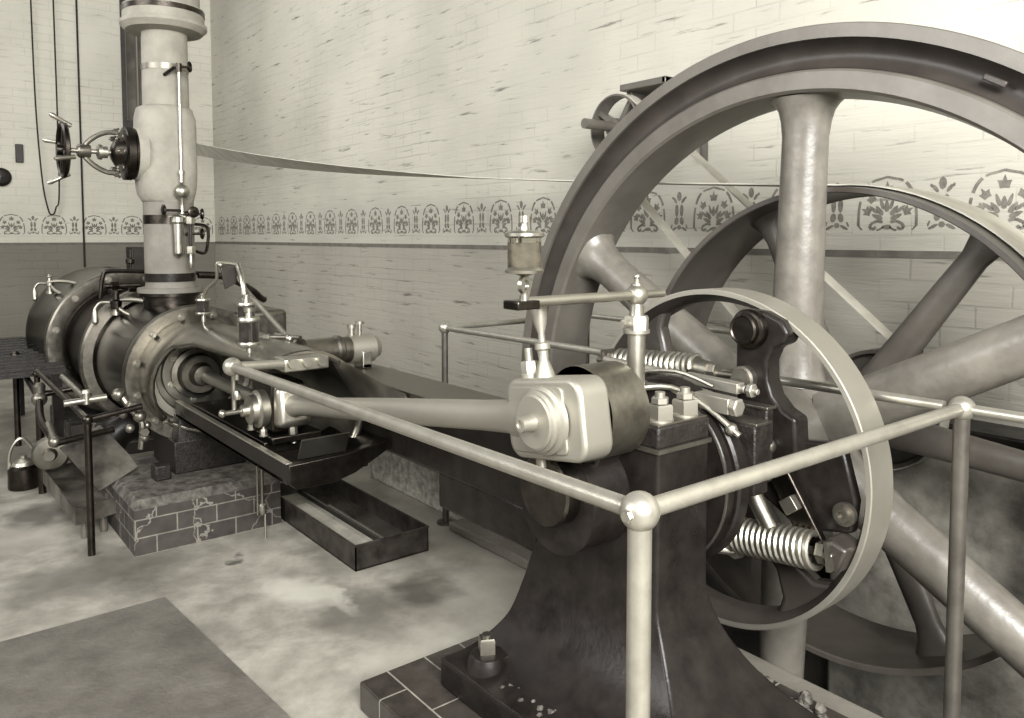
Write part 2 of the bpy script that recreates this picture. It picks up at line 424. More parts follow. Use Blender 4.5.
def motif_small():
    polys = []
    def leaf(cx, cz, ang, L, wd, k=8):
        out = []
        for i in range(k):
            a = 2 * PI * i / k; u = math.cos(a) * L / 2; v = math.sin(a) * wd / 2
            out.append((cx + u * math.cos(ang) - v * math.sin(ang), cz + u * math.sin(ang) + v * math.cos(ang)))
        polys.append(out)
    leaf(0, .225, PI / 2, .06, .036); leaf(-.032, .20, 2.2, .045, .018); leaf(.032, .20, .95, .045, .018)
    leaf(-.05, .215, 1.9, .02, .012); leaf(.05, .215, 1.2, .02, .012)
    leaf(-.019, .135, PI / 2, .08, .028); leaf(.019, .135, PI / 2, .08, .028)
    leaf(-.021, .07, PI / 2 - .2, .05, .032); leaf(.021, .07, PI / 2 + .2, .05, .032)
    leaf(0, .03, 0, .03, .03); leaf(-.04, .02, .5, .05, .016); leaf(.04, .02, -.5, .05, .016); leaf(-.06, .035, 1.2, .03, .01); leaf(.06, .035, 1.9, .03, .01)
    return polys
BIG, SMALL = motif_big(), motif_small()
def frieze(name, axis, c0, c1, start, per):
    b = MB(); Zb = 1.63; t = .002
    k = 0; c = start
    while c < c1:
        for off, pl in ((0, BIG), (per / 2, SMALL)):
            cc = c + off
            if cc - .15 < c0 or cc + .15 > c1: continue
            for poly in pl:
                P = [(cc + u, Zb + z) for u, z in poly]
                if axis == 'X': b.prism(P, 'X', WX - t, WX)
                else: b.prism(P, 'Y', WY - t, WY)
        c += per
    return b.obj(name, STENCIL, origin=False)
struct(frieze('trim_1', 'X', .3, WY - .02, 1.38 - .525 * 2, .525))
struct(frieze('trim_2', 'Y', -1.5, WX - .02, -1.18, .49))
struct(MB().box(WX - .004, WX, -1, WY, 1.497, 1.533).obj('trim_3', STRIPE, origin=False))
struct(MB().box(-5, WX - .004, WY - .004, WY, 1.497, 1.525).obj('trim_4', STRIPE, origin=False))
struct(MB().box(-5, WX - .004, WY - .02, WY, 0, .14).obj('baseboard_back', WOODD, origin=False))
# small things on the back wall
tag(MB().cyl((2.11, WY - .02, 1.0), (2.11, WY - .02, 5), .012, n=8).obj('wall_conduit', ROPE), 'thin dark conduit running down the back wall right of the chain', 'pipe')
pts = [(1.56, 12.08, 5.1), (1.575, 12.08, 3.4), (1.62, 12.08, 2.4), (1.675, 12.08, 1.99), (1.72, 12.08, 1.90), (1.77, 12.08, 1.99), (1.82, 12.08, 2.4), (1.82, 12.08, 5.1)]
b = MB(); b.tube(pts, .010, 6, smooth=10)
tag(b.obj('hoist_chain', ROPE), 'long dark chain loop hanging down in front of the back wall', 'chain')
tag(MB().box(1.34, 1.43, WY - .04, WY, 2.58, 2.82).obj('wall_plaque', WOODD, bevel=.008), 'small dark upright plaque on the back wall left of the chain', 'plaque')
tag(MB().lathe([(0, .11), (.04, .12), (.08, .08), (.09, 0)], (1.17, WY + .01, 2.38), (0, -1, 0), 24).obj('gong', BLACK), 'round dark gong on the back wall at the left edge', 'gong')

t = thing('cupboard', 'dark low cupboard at the back wall, mostly hidden behind the steam pipe', 'cupboard', (2.83, 12.0, 0))
MB().box(2.64, 3.02, 11.85, WY - .021, 0, 1.46).obj('body', WOODD, t, bevel=.01)
MB().box(2.67, 2.99, 11.835, 11.85, .1, 1.40).obj('door', WOODD, t, bevel=.006)
# ================================================================== FLOOR FURNITURE
def slab(pts, z0, z1): return MB().ringf([[(x, y, z0) for x, y in pts], [(x, y, z1) for x, y in pts]])
tag(slab([(-.25, 3.60), (.90, 3.61), (.985, 2.46), (1.02, 1.4), (-.25, 1.4)], 0, .006).obj('floor_mat', MATM), 'large dark flat rectangular mat lying on the concrete in the lower left', 'mat')
# plinth of glazed tiles under the near pedestal
tag(MB().box(1.19, 2.30, .55, 2.33, 0, .10).obj('tiled_plinth', TILEM, bevel=.008), 'low plinth of dark glazed tiles with pale joints under the engine pedestal', 'plinth')
# brick pier
t = thing('brick_pier', 'low block of dark cracked bricks under the engine cylinder', 'brick pier', (1.28, 4.6, 0))
MB().box(.905, 1.66, 4.17, 5.05, 0, .235).obj('brickwork', PIERM, t)
MB().ringf([[(.905, 4.17, .235), (1.66, 4.17, .235), (1.66, 5.05, .235), (.905, 5.05, .235)], [(.935, 4.21, .275), (1.66, 4.21, .275), (1.66, 5.05, .275), (.935, 5.05, .275)]]).obj('coping', mat('pier_coping', .06, .7, 0, .5, 20, .6, 40, v2=.13), t)
# rear pier under the second cylinder
tag(MB().box(.95, 1.75, 6.2, 7.1, 0, .27).obj('rear_pier', PIERM, bevel=.01), 'dark brick block under the rear cylinder in the shade', 'brick pier')
# drip tray
t = thing('drip_tray', 'open rectangular black sheet metal tray holding oil on the floor', 'tray', (1.9, 3.9, 0))
x0, x1, y0, y1, h = 1.69, 2.10, 3.33, 4.47, .125
b = MB().box(x0, x1, y0, y1, 0, .008)
for q in ((x0, x0 + .006, y0, y1), (x1 - .006, x1, y0, y1), (x0, x1, y0, y0 + .006), (x0, x1, y1 - .006, y1)): b.box(*q, 0.004, h)
b.tube([(x0, y0, h), (x1, y0, h), (x1, y1, h), (x0, y1, h), (x0, y0, h)], .006, 6)
b.obj('tray_box', mat('black_sheet', .028, .38, .3, .5, 9, .1, 20, v2=.06), t)
MB().box(1.885, 1.90, y0 + .006, y1 - .006, .008, .075).obj('divider', BLACK, t)
MB().box(x0 + .006, 1.885, y0 + .006, y1 - .006, .008, .05).obj('oil', mat('pale_oil', .42, .09, 0, .3, 5, 0, spec=.9), t, label='pale reflecting oil')
MB().box(1.90, x1 - .006, y0 + .006, y1 - .006, .008, .03).obj('oil', OILM, t)
# stone curb at the pit, low kerb
tag(MB().box(2.455, 2.62, 3.56, 4.62, 0, .27).obj('stone_curb', STONE, bevel=.01), 'pale rough stone curb on the floor behind the engine bed', 'curb')
tag(MB().box(2.335, 2.468, -.3, 3.50, 0, .05).obj('pit_kerb', mat('kerb_paint', .15, .5, 0, .15, 5, .2, 30), bevel=.012), 'smooth pale kerb along the edge of the flywheel pit', 'kerb')

# ================================================================== ENGINE FRAME
CX, CZ = 1.38, .81
SY, SZ = 1.70, .83            # shaft
t = thing('engine_frame', 'dark cast engine frame with flared pedestal, beam and hollow crosshead guide', 'engine frame', (1.7, 2.0, 0))
FR = t
def rect(x0, x1, y0, y1, z, r=.035, k=4):
    out = []
    for cx, cy, a0 in ((x1 - r, y0 + r, -PI / 2), (x1 - r, y1 - r, 0), (x0 + r, y1 - r, PI / 2), (x0 + r, y0 + r, PI)):
        for i in range(k + 1):
            a = a0 + PI / 2 * i / k; out.append((cx + r * math.cos(a), cy + r * math.sin(a), z))
    return out
secs = [(.20, 1.40, 2.07, 1.12, 2.13), (.215, 1.47, 2.06, 1.18, 2.11), (.25, 1.535, 2.03, 1.24, 2.085), (.32, 1.605, 1.98, 1.325, 2.05), (.42, 1.655, 1.935, 1.40, 2.035), (.52, 1.675, 1.915, 1.445, 2.01), (.62, 1.68, 1.91, 1.45, 1.97), (.80, 1.68, 1.91, 1.45, 1.96), (.985, 1.68, 1.91, 1.45, 1.95)]
def smooth_rows(rows, n=6):
    out = []
    for i in range(len(rows) - 1):
        a, b_, c, d = rows[max(i - 1, 0)], rows[i], rows[i + 1], rows[min(i + 2, len(rows) - 1)]
        for k in range(n):
            t_ = k / n; out.append(tuple(.5 * (2 * q + (r - p) * t_ + (2 * p - 5 * q + 4 * r - s_) * t_ ** 2 + (3 * q - p - 3 * r + s_) * t_ ** 3) for p, q, r, s_ in zip(a, b_, c, d)))
    return out + [rows[-1]]
b = MB().ringf([rect(a, c, d, e, z, .012) for z, a, c, d, e in smooth_rows(secs)]); b.obj('pedestal', BLACK, t, ang=50)
MB().box(1.39, 2.08, 1.0, 2.14, .10, .20).obj('bed_plate', BLACK, t, bevel=.012)
b = MB().box(1.675, 1.915, 1.445, 1.955, .985, .998); b.obj('joint_line', STEELW, t, label='thin bright joint between pedestal and bearing cap')
MB().box(1.68, 1.91, 1.45, 1.95, .998, 1.062).obj('bearing_cap', BLACKR, t, bevel=.008)
MB().box(1.685, 1.905, 1.455, 1.945, 1.060, 1.066).obj('cap_top', STEELW, t, bevel=.002)
for (x, y) in ((1.742, 1.50), (1.855, 1.50), (1.74, 1.86)):
    b = MB(); b.cyl((x, y, 1.066), (x, y, 1.072), .040); b.nut((x, y, 1.072), (0, 0, 1), .038, .042, 4, rot=.6); b.cyl((x, y, 1.117), (x, y, 1.15), .015); b.nut((x, y, 1.117), (0, 0, 1), .026, .018)
    b.obj('cap_nut', SATIN, t)
# beam
MB().box(1.70, 1.95, 1.95, 3.80, .64, .925).obj('beam', BLACK, t, bevel=.02, seg=3)
MB().box(1.703, 1.947, 2.0, 3.79, .92, .943).obj('beam_top', CAST, t, bevel=.004, label='smooth planed grey top of the beam')
MB().box(1.70, 1.92, 2.0, 2.62, .51, .66).obj('beam_web', BLACK, t, bevel=.012)
# hollow crosshead guide: open towards the viewer
def guide_section(y, R, a0, a1, cx, cz, n=30, sq=0.0):
    out = []
    for i in range(n + 1):
        a = math.radians(a0 + (a1 - a0) * i / n)
        out.append((cx + R * math.cos(a), y, cz + R * math.sin(a)))
    return out
def lerp_sections(keys, step):
    out = []
    for a, b in zip(keys, keys[1:]):
        n = max(1, int(abs(a[0] - b[0]) / step + .5))
        for i in range(n):
            q = i / n; e = q * q * (3 - 2 * q)
            out.append((a[0] + (b[0] - a[0]) * q,) + tuple(u + (v - u) * e for u, v in zip(a[1:], b[1:])))
    return out + [keys[-1]]
G = lerp_sections([(4.70, .325, 232, -126, CX, CZ), (4.62, .305, 230, -126, CX, CZ), (4.34, .30, 138, -70, CX + .005, CZ), (4.1, .30, 129, -56, CX + .02, CZ), (3.5, .29, 126, -55, CX + .02, CZ),
     (3.26, .28, 124, -50, CX + .02, CZ), (3.23, .285, 120, -50, CX + .02, CZ)], .03)
rings = [guide_section(*g) for g in G]
b = MB(); b.ringf(rings, closed=False); b.obj('guide_barrel', GUIDEM, t, solid=.024, ang=60, label='smooth dark polished guide casing open on the near side')
rings = []
for y, R_, A in ((3.26, .285, 62), (3.22, .287, 58), (3.17, .292, 48), (3.11, .298, 38), (3.04, .305, 31), (2.96, .31, 26.5), (2.85, .315, 24)):
    arc = [(CX + .02 + R_ * math.cos(math.radians(A * (1 - k / 8))), y, CZ + R_ * math.sin(math.radians(A * (1 - k / 8)))) for k in range(9)]
    rings.append(arc + [(1.72, y, .85), (1.655, y, .86)])
b = MB(); b.ringf(rings); b.obj('shoulder', GUIDEM, t, ang=50)
b = MB(); b.tube([(x, 3.23, z) for x, y, z in guide_section(3.1, .283, 122, 6, CX + .02, CZ)], .015, 10); b.obj('mouth_rim', GUIDEM, t)
# bright lip bar along upper edge of the opening, with three bolts
b = MB(); b.box(1.27, 1.47, 3.12, 3.24, 1.035, 1.09)
b.obj('guide_bracket', STEEL, t, bevel=.006)
for x in (1.30, 1.365, 1.43): MB().cyl((x, 3.095, 1.072), (x, 3.13, 1.072), .021, n=20).obj('bracket_bolt', STEEL, t)
# slide tray below crosshead with spoon end
b = MB().box(1.23, 1.62, 3.06, 4.60, .59, .61).box(1.23, 1.255, 3.02, 4.60, .59, .675)
b.obj('slide_trough', BLACK, t, bevel=.004)
MB().box(1.228, 1.257, 3.02, 4.6, .674, .681).obj('trough_rim', STEEL, t, bevel=.002)
b = MB()
pr = [(1.228, .678), (1.232, .60), (1.26, .575), (1.42, .572), (1.52, .595), (1.62, .64), (1.72, .69), (1.72, .72), (1.60, .70), (1.48, .685)]
b.prism(pr, 'Y', 2.99, 3.03); b.prism([(1.228, .60), (1.26, .575), (1.42, .572), (1.52, .60), (1.62, .645), (1.72, .69), (1.72, .71), (1.6, .665), (1.5, .62), (1.42, .59), (1.26, .592)], 'Y', 3.03, 3.5)
b.obj('trough_end', DARKM, t, bevel=.003)
MB().obox((1.44, 3.12, .70), (1, 0, 0), .22, .008, .10, up=(0, -.5, 1)).obj('splash_plate', STEELW, t)
MB().box(1.30, 1.56, 3.45, 4.55, .61, .665).obj('slide_bar', DARKM, t, bevel=.004)
# foot on brick pier
b = MB().box(1.20, 1.60, 4.53, 4.98, .275, .46) if 1 else 0; b.ringf([[(1.215, 4.53, .44), (1.6, 4.53, .44), (1.6, 4.98, .44), (1.215, 4.98, .44)], [(1.24, 4.56, .60), (1.58, 4.56, .60), (1.58, 4.95, .60), (1.24, 4.95, .60)]])
b.obj('cylinder_foot', BLACKR, t, bevel=.008)
b = MB(); b.box(1.08, 1.165, 4.46, 4.56, .275, .36); b.obj('foot_block', BLACKR, t, bevel=.01)
# boss and bolt on bed plate
b = MB(); b.lathe([(0, .072), (.03, .066), (.055, .055), (.06, .03)], (1.475, 1.985, .195), (0, 0, 1), 28); b.prism([(1.475, 1.93), (1.475, 2.04), (1.66, 2.0), (1.66, 1.95)], 'Z', .195, .245)
b.obj('bolt_boss', BLACK, t, bevel=.004)
MB().nut((1.472, 1.985, .255), (0, 0, 1), .034, .05, 4, .3).cyl((1.472, 1.985, .30), (1.472, 1.985, .315), .016).obj('holding_down_nut', STEELW, t)
# grout lumps at the pedestal's far foot
b = MB(); rr = random.Random(3)
for i in range(90):
    s = i / 90
    bmesh.ops.create_icosphere(b.bm, subdivisions=1, radius=.010 + rr.random() * .016, matrix=Matrix.Translation((2.15 + .0 * s + rr.uniform(-.05, .06), 1.22 + s * .40 + rr.uniform(-.03, .03), .105 + rr.uniform(0, .05) * (1 - s * .3))) @ Matrix.Rotation(rr.random() * 6, 4, 'X'))
b.obj('grout', GROUT, t, ang=20)
b = MB()
for i in range(36):
    bmesh.ops.create_icosphere(b.bm, subdivisions=1, radius=.009 + rr.random() * .012, matrix=Matrix.Translation((1.455 + rr.uniform(-.02, .03), 1.86 - i * .009 + rr.uniform(-.01, .01), .198 + rr.uniform(-.004, .004))) @ Matrix.Rotation(rr.random() * 6, 4, 'X'))
b.obj('grout', GROUT, t, ang=20)

# ================================================================== CYLINDERS
Yv = (0, 1, 0)
t = thing('steam_cylinder', 'front steam cylinder with broad bolted bright flange and dark lagging', 'steam cylinder', (CX, 5.1, .4))
MB().lathe([(0, .392), (.012, .396), (.07, .396), (.08, .385), (.08, .30), (.05, .275), (.015, .275), (0, .305)], (CX, 4.66, CZ), Yv, 96, close=True).obj('flange', CAST, t)
for k in range(12):
    a = 2 * PI * (k + .5) / 12
    MB().bolt((CX + .345 * math.cos(a), 4.662, CZ + .345 * math.sin(a)), (0, -1, 0), .017, .028).obj('flange_bolt', STEELW, t)
MB().lathe([(0, .275), (.0, .235), (.03, .225), (.06, .235), (.10, .25), (.10, .275)], (CX, 4.665, CZ), Yv, 72, close=True).obj('inner_ring', STEEL, t)
MB().lathe([(.10, .27), (.075, .26), (.075, .19), (.05, .185), (.045, .115), (.06, .0)], (CX, 4.665, CZ), Yv, 64).obj('cylinder_cover', STEELW, t)
for k in range(6):
    a = 2 * PI * k / 6 + .4
    MB().bolt((CX + .155 * math.cos(a), 4.712, CZ + .155 * math.sin(a)), (0, -1, 0), .014, .026).obj('cover_bolt', STEEL, t)
MB().lathe([(0, .145), (-.03, .145), (-.035, .118), (-.085, .114), (-.092, .106), (-.092, .07), (-.15, .055), (-.16, .0)], (CX, 4.708, CZ), Yv, 48).obj('stuffing_gland', CAST, t)
MB().lathe([(.0, .30), (.0, .372), (.05, .382), (.09, .382), (.10, .372), (.70, .385), (.74, .385), (.76, .40), (.78, .385), (.78, .30)], (CX, 4.742, CZ), Yv, 96).obj('lagging', LAG, t)
MB().lathe([(0, .40), (.0, .455), (.015, .468), (.075, .468), (.09, .45), (.09, .40)], (CX, 5.50, CZ), Yv, 96, close=True).obj('end_band', CAST, t)
MB().lathe([(.59, .40), (.60, .425), (.65, .405), (1.38, .405), (1.40, .30)], (CX, 5.0, CZ), Yv, 72).obj('distance_piece', LAG, t)
# steam pipe branch on top
MB().cyl((CX, 5.2, 1.10), (CX, 5.2, 1.235), .16, n=48).lathe([(0, .19), (.02, .19), (.02, .0)], (CX, 5.2, 1.235), (0, 0, 1), 48).obj('inlet_branch', DARKM, t)
for k in range(8):
    a = 2 * PI * k / 8 + .2
    MB().bolt((CX + .165 * math.cos(a), 5.2 + .165 * math.sin(a), 1.255), (0, 0, 1), .013, .03).obj('branch_bolt', STEELW, t)
# valve chest on the far side
b = MB().box(1.62, 1.98, 4.80, 5.44, .62, 1.14); b.obj('valve_chest', CAST, t, bevel=.03, seg=3)
t2 = thing('rear_cylinder', 'rear steam cylinder, larger and farther back, with a bolted flange', 'steam cylinder', (CX, 6.8, .3))
MB().lathe([(0, .43), (-.01, .45), (-.01, .530), (.0, .542), (.07, .542), (.08, .53), (.08, .43)], (CX, 6.36, CZ), Yv, 96, close=True).obj('flange', CAST, t2)
for k in range(12):
    a = 2 * PI * (k + .5) / 12
    MB().bolt((CX + .492 * math.cos(a), 6.345, CZ + .492 * math.sin(a)), (0, -1, 0), .019, .03).obj('flange_bolt', STEELW, t2)
MB().lathe([(.0, .41), (.0, .505), (.30, .50), (.34, .50), (.85, .535), (.88, .545), (.95, .545), (1.0, .50), (1.03, .30), (1.03, 0)], (CX, 6.43, CZ), Yv, 96).obj('lagging', LAG, t2)
MB().box(1.15, 1.6, 6.5, 7.0, .27, .45).obj('cylinder_foot', BLACKR, t2, bevel=.01)

def relief_cock(x, y, z, s, label):
    """curved spring-loaded drain valve on the cylinder top"""
    r = thing('relief_valve', label, 'valve', (x, y, z))
    b = MB(); b.lathe([(0, .03), (.02, .03), (.02, .018), (.06, .018), (.06, .028), (.085, .028), (.09, .016), (.12, .014), (.13, .02), (.15, .012)], (x, y, z - .02), (0, 0, 1), 20)
    b.obj('valve_body', BRASS, r)
    b = MB(); b.tube([(x - .01, y, z + .07), (x + .07 * s, y - .06, z + .075), (x + .15 * s, y - .16, z + .05), (x + .19 * s, y - .26, z - .01), (x + .21 * s, y - .32, z - .06)], .014, 10, smooth=5)
    b.obj('bent_pipe', STEELW, r)
    b = MB(); b.tube([(x, y, z + .055), (x - .06 * s, y + .02, z + .06), (x - .085 * s, y + .03, z + .02)], .009, 8, smooth=4); b.lathe([(0, .006), (.03, .017), (.09, .020), (.11, .008)], (x - .085 * s, y + .03, z + .03), (0, 0, -1), 14)
    b.obj('handle', STEEL, r)
    b = MB(); b.tube([(x, y - .01, z + .05), (x + .03 * s, y - .07, z + .0), (x + .10 * s, y - .16, z - .05)], .012, 8, smooth=4); b.nut((x + .10 * s, y - .16, z - .06), (0, -.3, 1), .02, .03)
    b.obj('lever', STEELW, r)
    return r
relief_cock(1.10, 5.40, 1.13, 1.3, 'curved pipe valve with teardrop handle on top of the front cylinder')
relief_cock(.965, 7.0, 1.18, 1.15, 'curved pipe valve with teardrop handle on the rearmost cylinder end')
b = MB(); b.lathe([(0, .03), (.04, .035), (.04, .012), (.09, .012), (.10, .035), (.13, .035), (.14, .01), (.2, .01)], (1.45, 6.55, 1.30), (0, 0, 1), 18)
tag(b.obj('cylinder_cock', DARKM), 'small dark cock standing on the rear flange', 'valve')

# ================================================================== STEAM PIPE
PXc, PYc = 1.38, 5.2
Zu = (0, 0, 1)
t = thing('steam_pipe', 'tall lagged steam pipe with bulging plaster covered stop valve', 'steam pipe', (PXc, PYc, 1.255))
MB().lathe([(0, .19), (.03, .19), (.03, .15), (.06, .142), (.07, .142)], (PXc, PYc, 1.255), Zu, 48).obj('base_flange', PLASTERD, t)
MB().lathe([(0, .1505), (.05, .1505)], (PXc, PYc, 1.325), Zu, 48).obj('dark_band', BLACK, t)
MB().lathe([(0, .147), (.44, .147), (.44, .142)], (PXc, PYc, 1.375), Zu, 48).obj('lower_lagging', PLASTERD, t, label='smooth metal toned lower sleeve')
MB().lathe([(0, .149), (.055, .149)], (PXc, PYc, 1.68), Zu, 48).obj('pipe_strap', DARKM, t)
# bulging valve lagging: squarish rounded bulb
rings = []
for z, rx, ry, off, pw in ((1.815, .148, .148, .0, 2), (1.83, .152, .152, -.005, 2.1), (1.86, .162, .16, -.01, 2.6), (1.91, .168, .168, -.01, 3), (2.0, .170, .170, -.01, 3.2), (2.15, .170, .170, -.01, 3.2), (2.26, .170, .170, -.01, 3.2),
                           (2.33, .169, .168, -.01, 3), (2.365, .162, .16, -.012, 2.7), (2.39, .16, .15, -.01, 2.3), (2.405, .138, .138, 0, 2)):
    ring = []
    for i in range(48):
        a = 2 * PI * i / 48; c, s_ = math.cos(a), math.sin(a)
        ring.append((PXc + off + rx * abs(c) ** (2 / pw) * (1 if c > 0 else -1), PYc + ry * abs(s_) ** (2 / pw) * (1 if s_ > 0 else -1), z))
    rings.append(ring)
MB().ringf(rings).obj('valve_lagging', PLASTER, t, ang=60)
vz = 2.105
MB().lathe([(-.02, .17), (.01, .165), (.03, .158), (.04, .145)], (PXc - .16, PYc, vz), (-1, 0, 0), 40).obj('neck_lagging', PLASTER, t)
MB().lathe([(0, .135), (.49, .132)], (PXc, PYc, 2.38), Zu, 48).obj('upper_lagging', PLASTER, t)
MB().lathe([(0, .137), (.035, .137)], (PXc, PYc, 2.62), Zu, 48).obj('pipe_strap', STEELW, t)
MB().lathe([(0, .13), (.01, .22), (.04, .25), (.06, .25), (.065, .235), (.10, .235), (.155, .233), (.16, .21), (.6, .21)], (PXc, PYc, 2.85), Zu, 56).obj('top_flange', PLASTER, t)
MB().lathe([(0, .238), (.03, .238)], (PXc, PYc, 2.965), Zu, 56).obj('top_strap', DARKM, t)
# stop valve bonnet, yoke and handwheel (axis -X)
Xn = (-1, 0, 0)
MB().lathe([(0, .155), (.035, .155), (.04, .14), (.04, .16), (.08, .16), (.085, .15), (.085, .10), (.13, .075), (.15, .04), (.155, 0)], (PXc - .17, PYc, vz), Xn, 48).obj('bonnet_flange', DARKM, t)
for k in range(8):
    a = 2 * PI * k / 8
    MB().bolt((PXc - .275, PYc + .13 * math.cos(a), vz + .13 * math.sin(a)), Xn, .017, .035).obj('bonnet_bolt', STEELW, t)
b = MB()
for sg in (1, -1): b.tube([(PXc - .28, PYc, vz + .12 * sg), (PXc - .34, PYc, vz + .118 * sg), (PXc - .40, PYc, vz + .09 * sg), (PXc - .45, PYc, vz + .045 * sg), (PXc - .465, PYc, vz + .01 * sg)], .015, 10, smooth=5)
b.lathe([(0, .035), (.015, .04), (.06, .04), (.07, .03)], (PXc - .43, PYc, vz), Xn, 24)
b.obj('yoke', STEELW, t)
MB().cyl((PXc - .30, PYc, vz), (PXc - .60, PYc, vz), .014, n=14).lathe([(0, .035), (.03, .035), (.03, .045), (.05, .045), (.06, .02)], (PXc - .34, PYc, vz), Xn, 20).obj('valve_stem', STEEL, t)
hw = MB(); hx = PXc - .555
hw.lathe([(0, .15), (.008, .163), (.025, .163), (.033, .15), (.025, .138), (.008, .138)], (hx, PYc, vz), Xn, 48, close=True)
hw.lathe([(-.01, .03), (.05, .03), (.05, .0)], (hx, PYc, vz), Xn, 20)
for k in range(4):
    a = PI / 2 * k + .35; dy, dz = math.cos(a), math.sin(a)
    hw.cyl((hx - .016, PYc, vz), (hx - .016, PYc + dy * .15, vz + dz * .15), .012, n=10)
hwo = hw.obj('handwheel', DARKM, t)
for k in range(4):
    a = PI / 2 * k + .35; dy, dz = math.cos(a), math.sin(a)
    MB().lathe([(-.045, .006), (-.04, .014), (.0, .012), (.03, .012), (.07, .015), (.085, .008)], (hx - .016 + .0, PYc + dy * .163, vz + dz * .163), (-.8, dy * .45, dz * .45), 12).obj('wheel_handle', STEEL, hwo)

# sight-feed lubricator and its tube
def P(y, px):      # x for a bearing on the plane y
    return y
lx, ly = 1.40, 4.98
t = thing('sight_feed_lubricator', 'bright sight feed lubricator with ball, tube and small handwheels on the steam pipe', 'lubricator', (lx, ly, 1.45))
MB().cyl((lx, ly, 1.97), (lx, ly, 2.60), .009, n=12).lathe([(0, .014), (.05, .014), (.05, .02), (.07, .02)], (lx, ly, 1.93), Zu, 16).obj('condenser_tube', BRASS, t)
b = MB(); b.tube([(lx, ly, 2.60), (lx - .02, ly + .02, 2.615), (lx - .06, ly + .09, 2.58)], .011, 8, smooth=3); b.lathe([(0, .018), (.05, .018)], (lx, ly, 2.59), Zu, 12)
b.cyl((lx, ly, 2.62), (lx + .05, ly - .03, 2.62), .007)
b.lathe([(0, .028), (.008, .034), (.016, .028), (.008, .022)], (lx + .045, ly - .03, 2.62), (.8, -.5, 0), 20, close=True)
b.obj('tube_valve', DARKM, t)
MB().sphere((lx, ly, 1.875), .045, 24).obj('ball', STEEL, t)
MB().lathe([(0, .018), (.03, .016), (.09, .016), (.10, .022), (.12, .022)], (lx, ly, 1.74), Zu, 16).obj('stem', BRASS, t)
MB().lathe([(0, .01), (.02, .03), (.20, .034), (.21, .045), (.24, .045), (.25, .02)], (lx - .02, ly + .03, 1.48), Zu, 24).obj('reservoir', BRASS, t)
b = MB(); b.cyl((lx + .035, ly - .03, 1.53), (lx + .035, ly - .03, 1.70), .012, n=14); b.obj('sight_glass', GLASSY, t)
MB().nut((lx + .035, ly - .03, 1.68), Zu, .028, .045).obj('sight_nut', BRASS, t)
b = MB(); b.nut((lx + .035, ly - .03, 1.50), Zu, .028, .045).lathe([(0, .005), (.03, .014), (.05, .01), (.09, .01)], (lx + .035, ly - .03, 1.41), Zu, 12)
b.obj('sight_fittings', BRASS, t); MB().cyl((lx - .02, ly + .03, 1.74), (lx + .035, ly - .03, 1.71), .012).obj('link_pipe', BRASS, t)
for (dx, dy, dz, d) in ((-.10, -.01, 1.76, (-1, 0, 0)), (.10, -.02, 1.74, (1, -.2, 0)), (.04, -.07, 1.75, (0.2, -1, 0)), (.12, .05, 1.62, (1, -.1, 0))):
    b = MB(); p = V((lx + dx, ly + dy, dz)); d = V(d).normalized()
    b.lathe([(0, .026), (.006, .034), (.014, .034), (.02, .024), (.02, .008), (0, .008)], p, d, 20); b.cyl(p - d * .09, p, .008)
    b.obj('needle_valve', DARKM, t)
MB().tube([(lx + .06, ly, 1.52), (lx + .13, ly + .02, 1.50), (lx + .16, ly + .05, 1.55), (lx + .165, ly + .06, 1.66), (lx + .10, ly + .10, 1.68)], .01, 8, smooth=4).obj('return_pipe', DARKM, t)
# pipes behind the base of the steam pipe
b = MB(); b.tube([(1.02, 5.42, 1.22), (1.04, 5.42, 1.36), (1.09, 5.42, 1.385), (1.40, 5.42, 1.37), (1.75, 5.42, 1.35)], .013, 8, smooth=5)
b.lathe([(0, .03), (.05, .035), (.06, .02), (.1, .02), (.1, .04), (.12, .04)], (1.10, 5.38, 1.15), Zu, 18)
b.cyl((1.02, 5.3, 1.30), (1.22, 5.3, 1.30), .016).nut((1.06, 5.3, 1.30), (1, 0, 0), .03, .04).nut((1.16, 5.3, 1.28), (1, 0, 0), .026, .04)
tag(b.obj('drain_piping', DARKM), 'small dark pipes and valve at the foot of the steam pipe', 'pipe')
b = MB(); b.tube([(1.52, 5.1, 1.36), (1.70, 5.1, 1.34), (1.86, 5.1, 1.25), (1.92, 5.12, 1.20), (1.96, 5.15, 1.18)], .022, 10, smooth=5)
tag(b.obj('exhaust_tube', DARKM), 'dark bent tube leaving the steam pipe towards the long wall', 'pipe')

# ================================================================== SMALL BRIGHT GEAR OVER THE GUIDE
def oil_cup(x, y, z, r, h, label, group=None, stem=.06, m=GLASSY):
    c = thing('oil_cup', label, 'oil cup', (x, y, z), group)
    MB().lathe([(0, .006), (stem * .3, .006), (stem * .3, .012), (stem * .6, .012), (stem, .009), (stem, .012)], (x, y, z), Zu, 14).obj('stem', BRASS, c)
    z1 = z + stem
    MB().lathe([(0, .01), (0, r), (h * .08, r * 1.06), (h * .14, r)], (x, y, z1), Zu, 24).obj('base', BRASS, c)
    MB().lathe([(h * .12, r * .93), (h * .84, r * .93)], (x, y, z1), Zu, 24).obj('glass', m, c)
    MB().lathe([(h * .82, r), (h * .88, r * 1.06), (h * .96, r), (h * .98, r * .35), (h * 1.15, r * .3), (h * 1.15, r * .45), (h * 1.28, r * .45), (h * 1.30, 0)], (x, y, z1), Zu, 24).obj('lid', BRASS, c)
    return c
oil_cup(1.17, 3.25, 1.098, .044, .125, 'squat dark glass oil cup standing on the rail end beside the crosshead', stem=.045)
oil_cup(1.25, 3.50, 1.10, .040, .11, 'dark glass oil cup on the guide, just behind the rail end cup', stem=.10)
oil_cup(1.34, 4.42, 1.115, .038, .09, 'dark glass oil cup on the guide next to the bright flange', stem=.06)
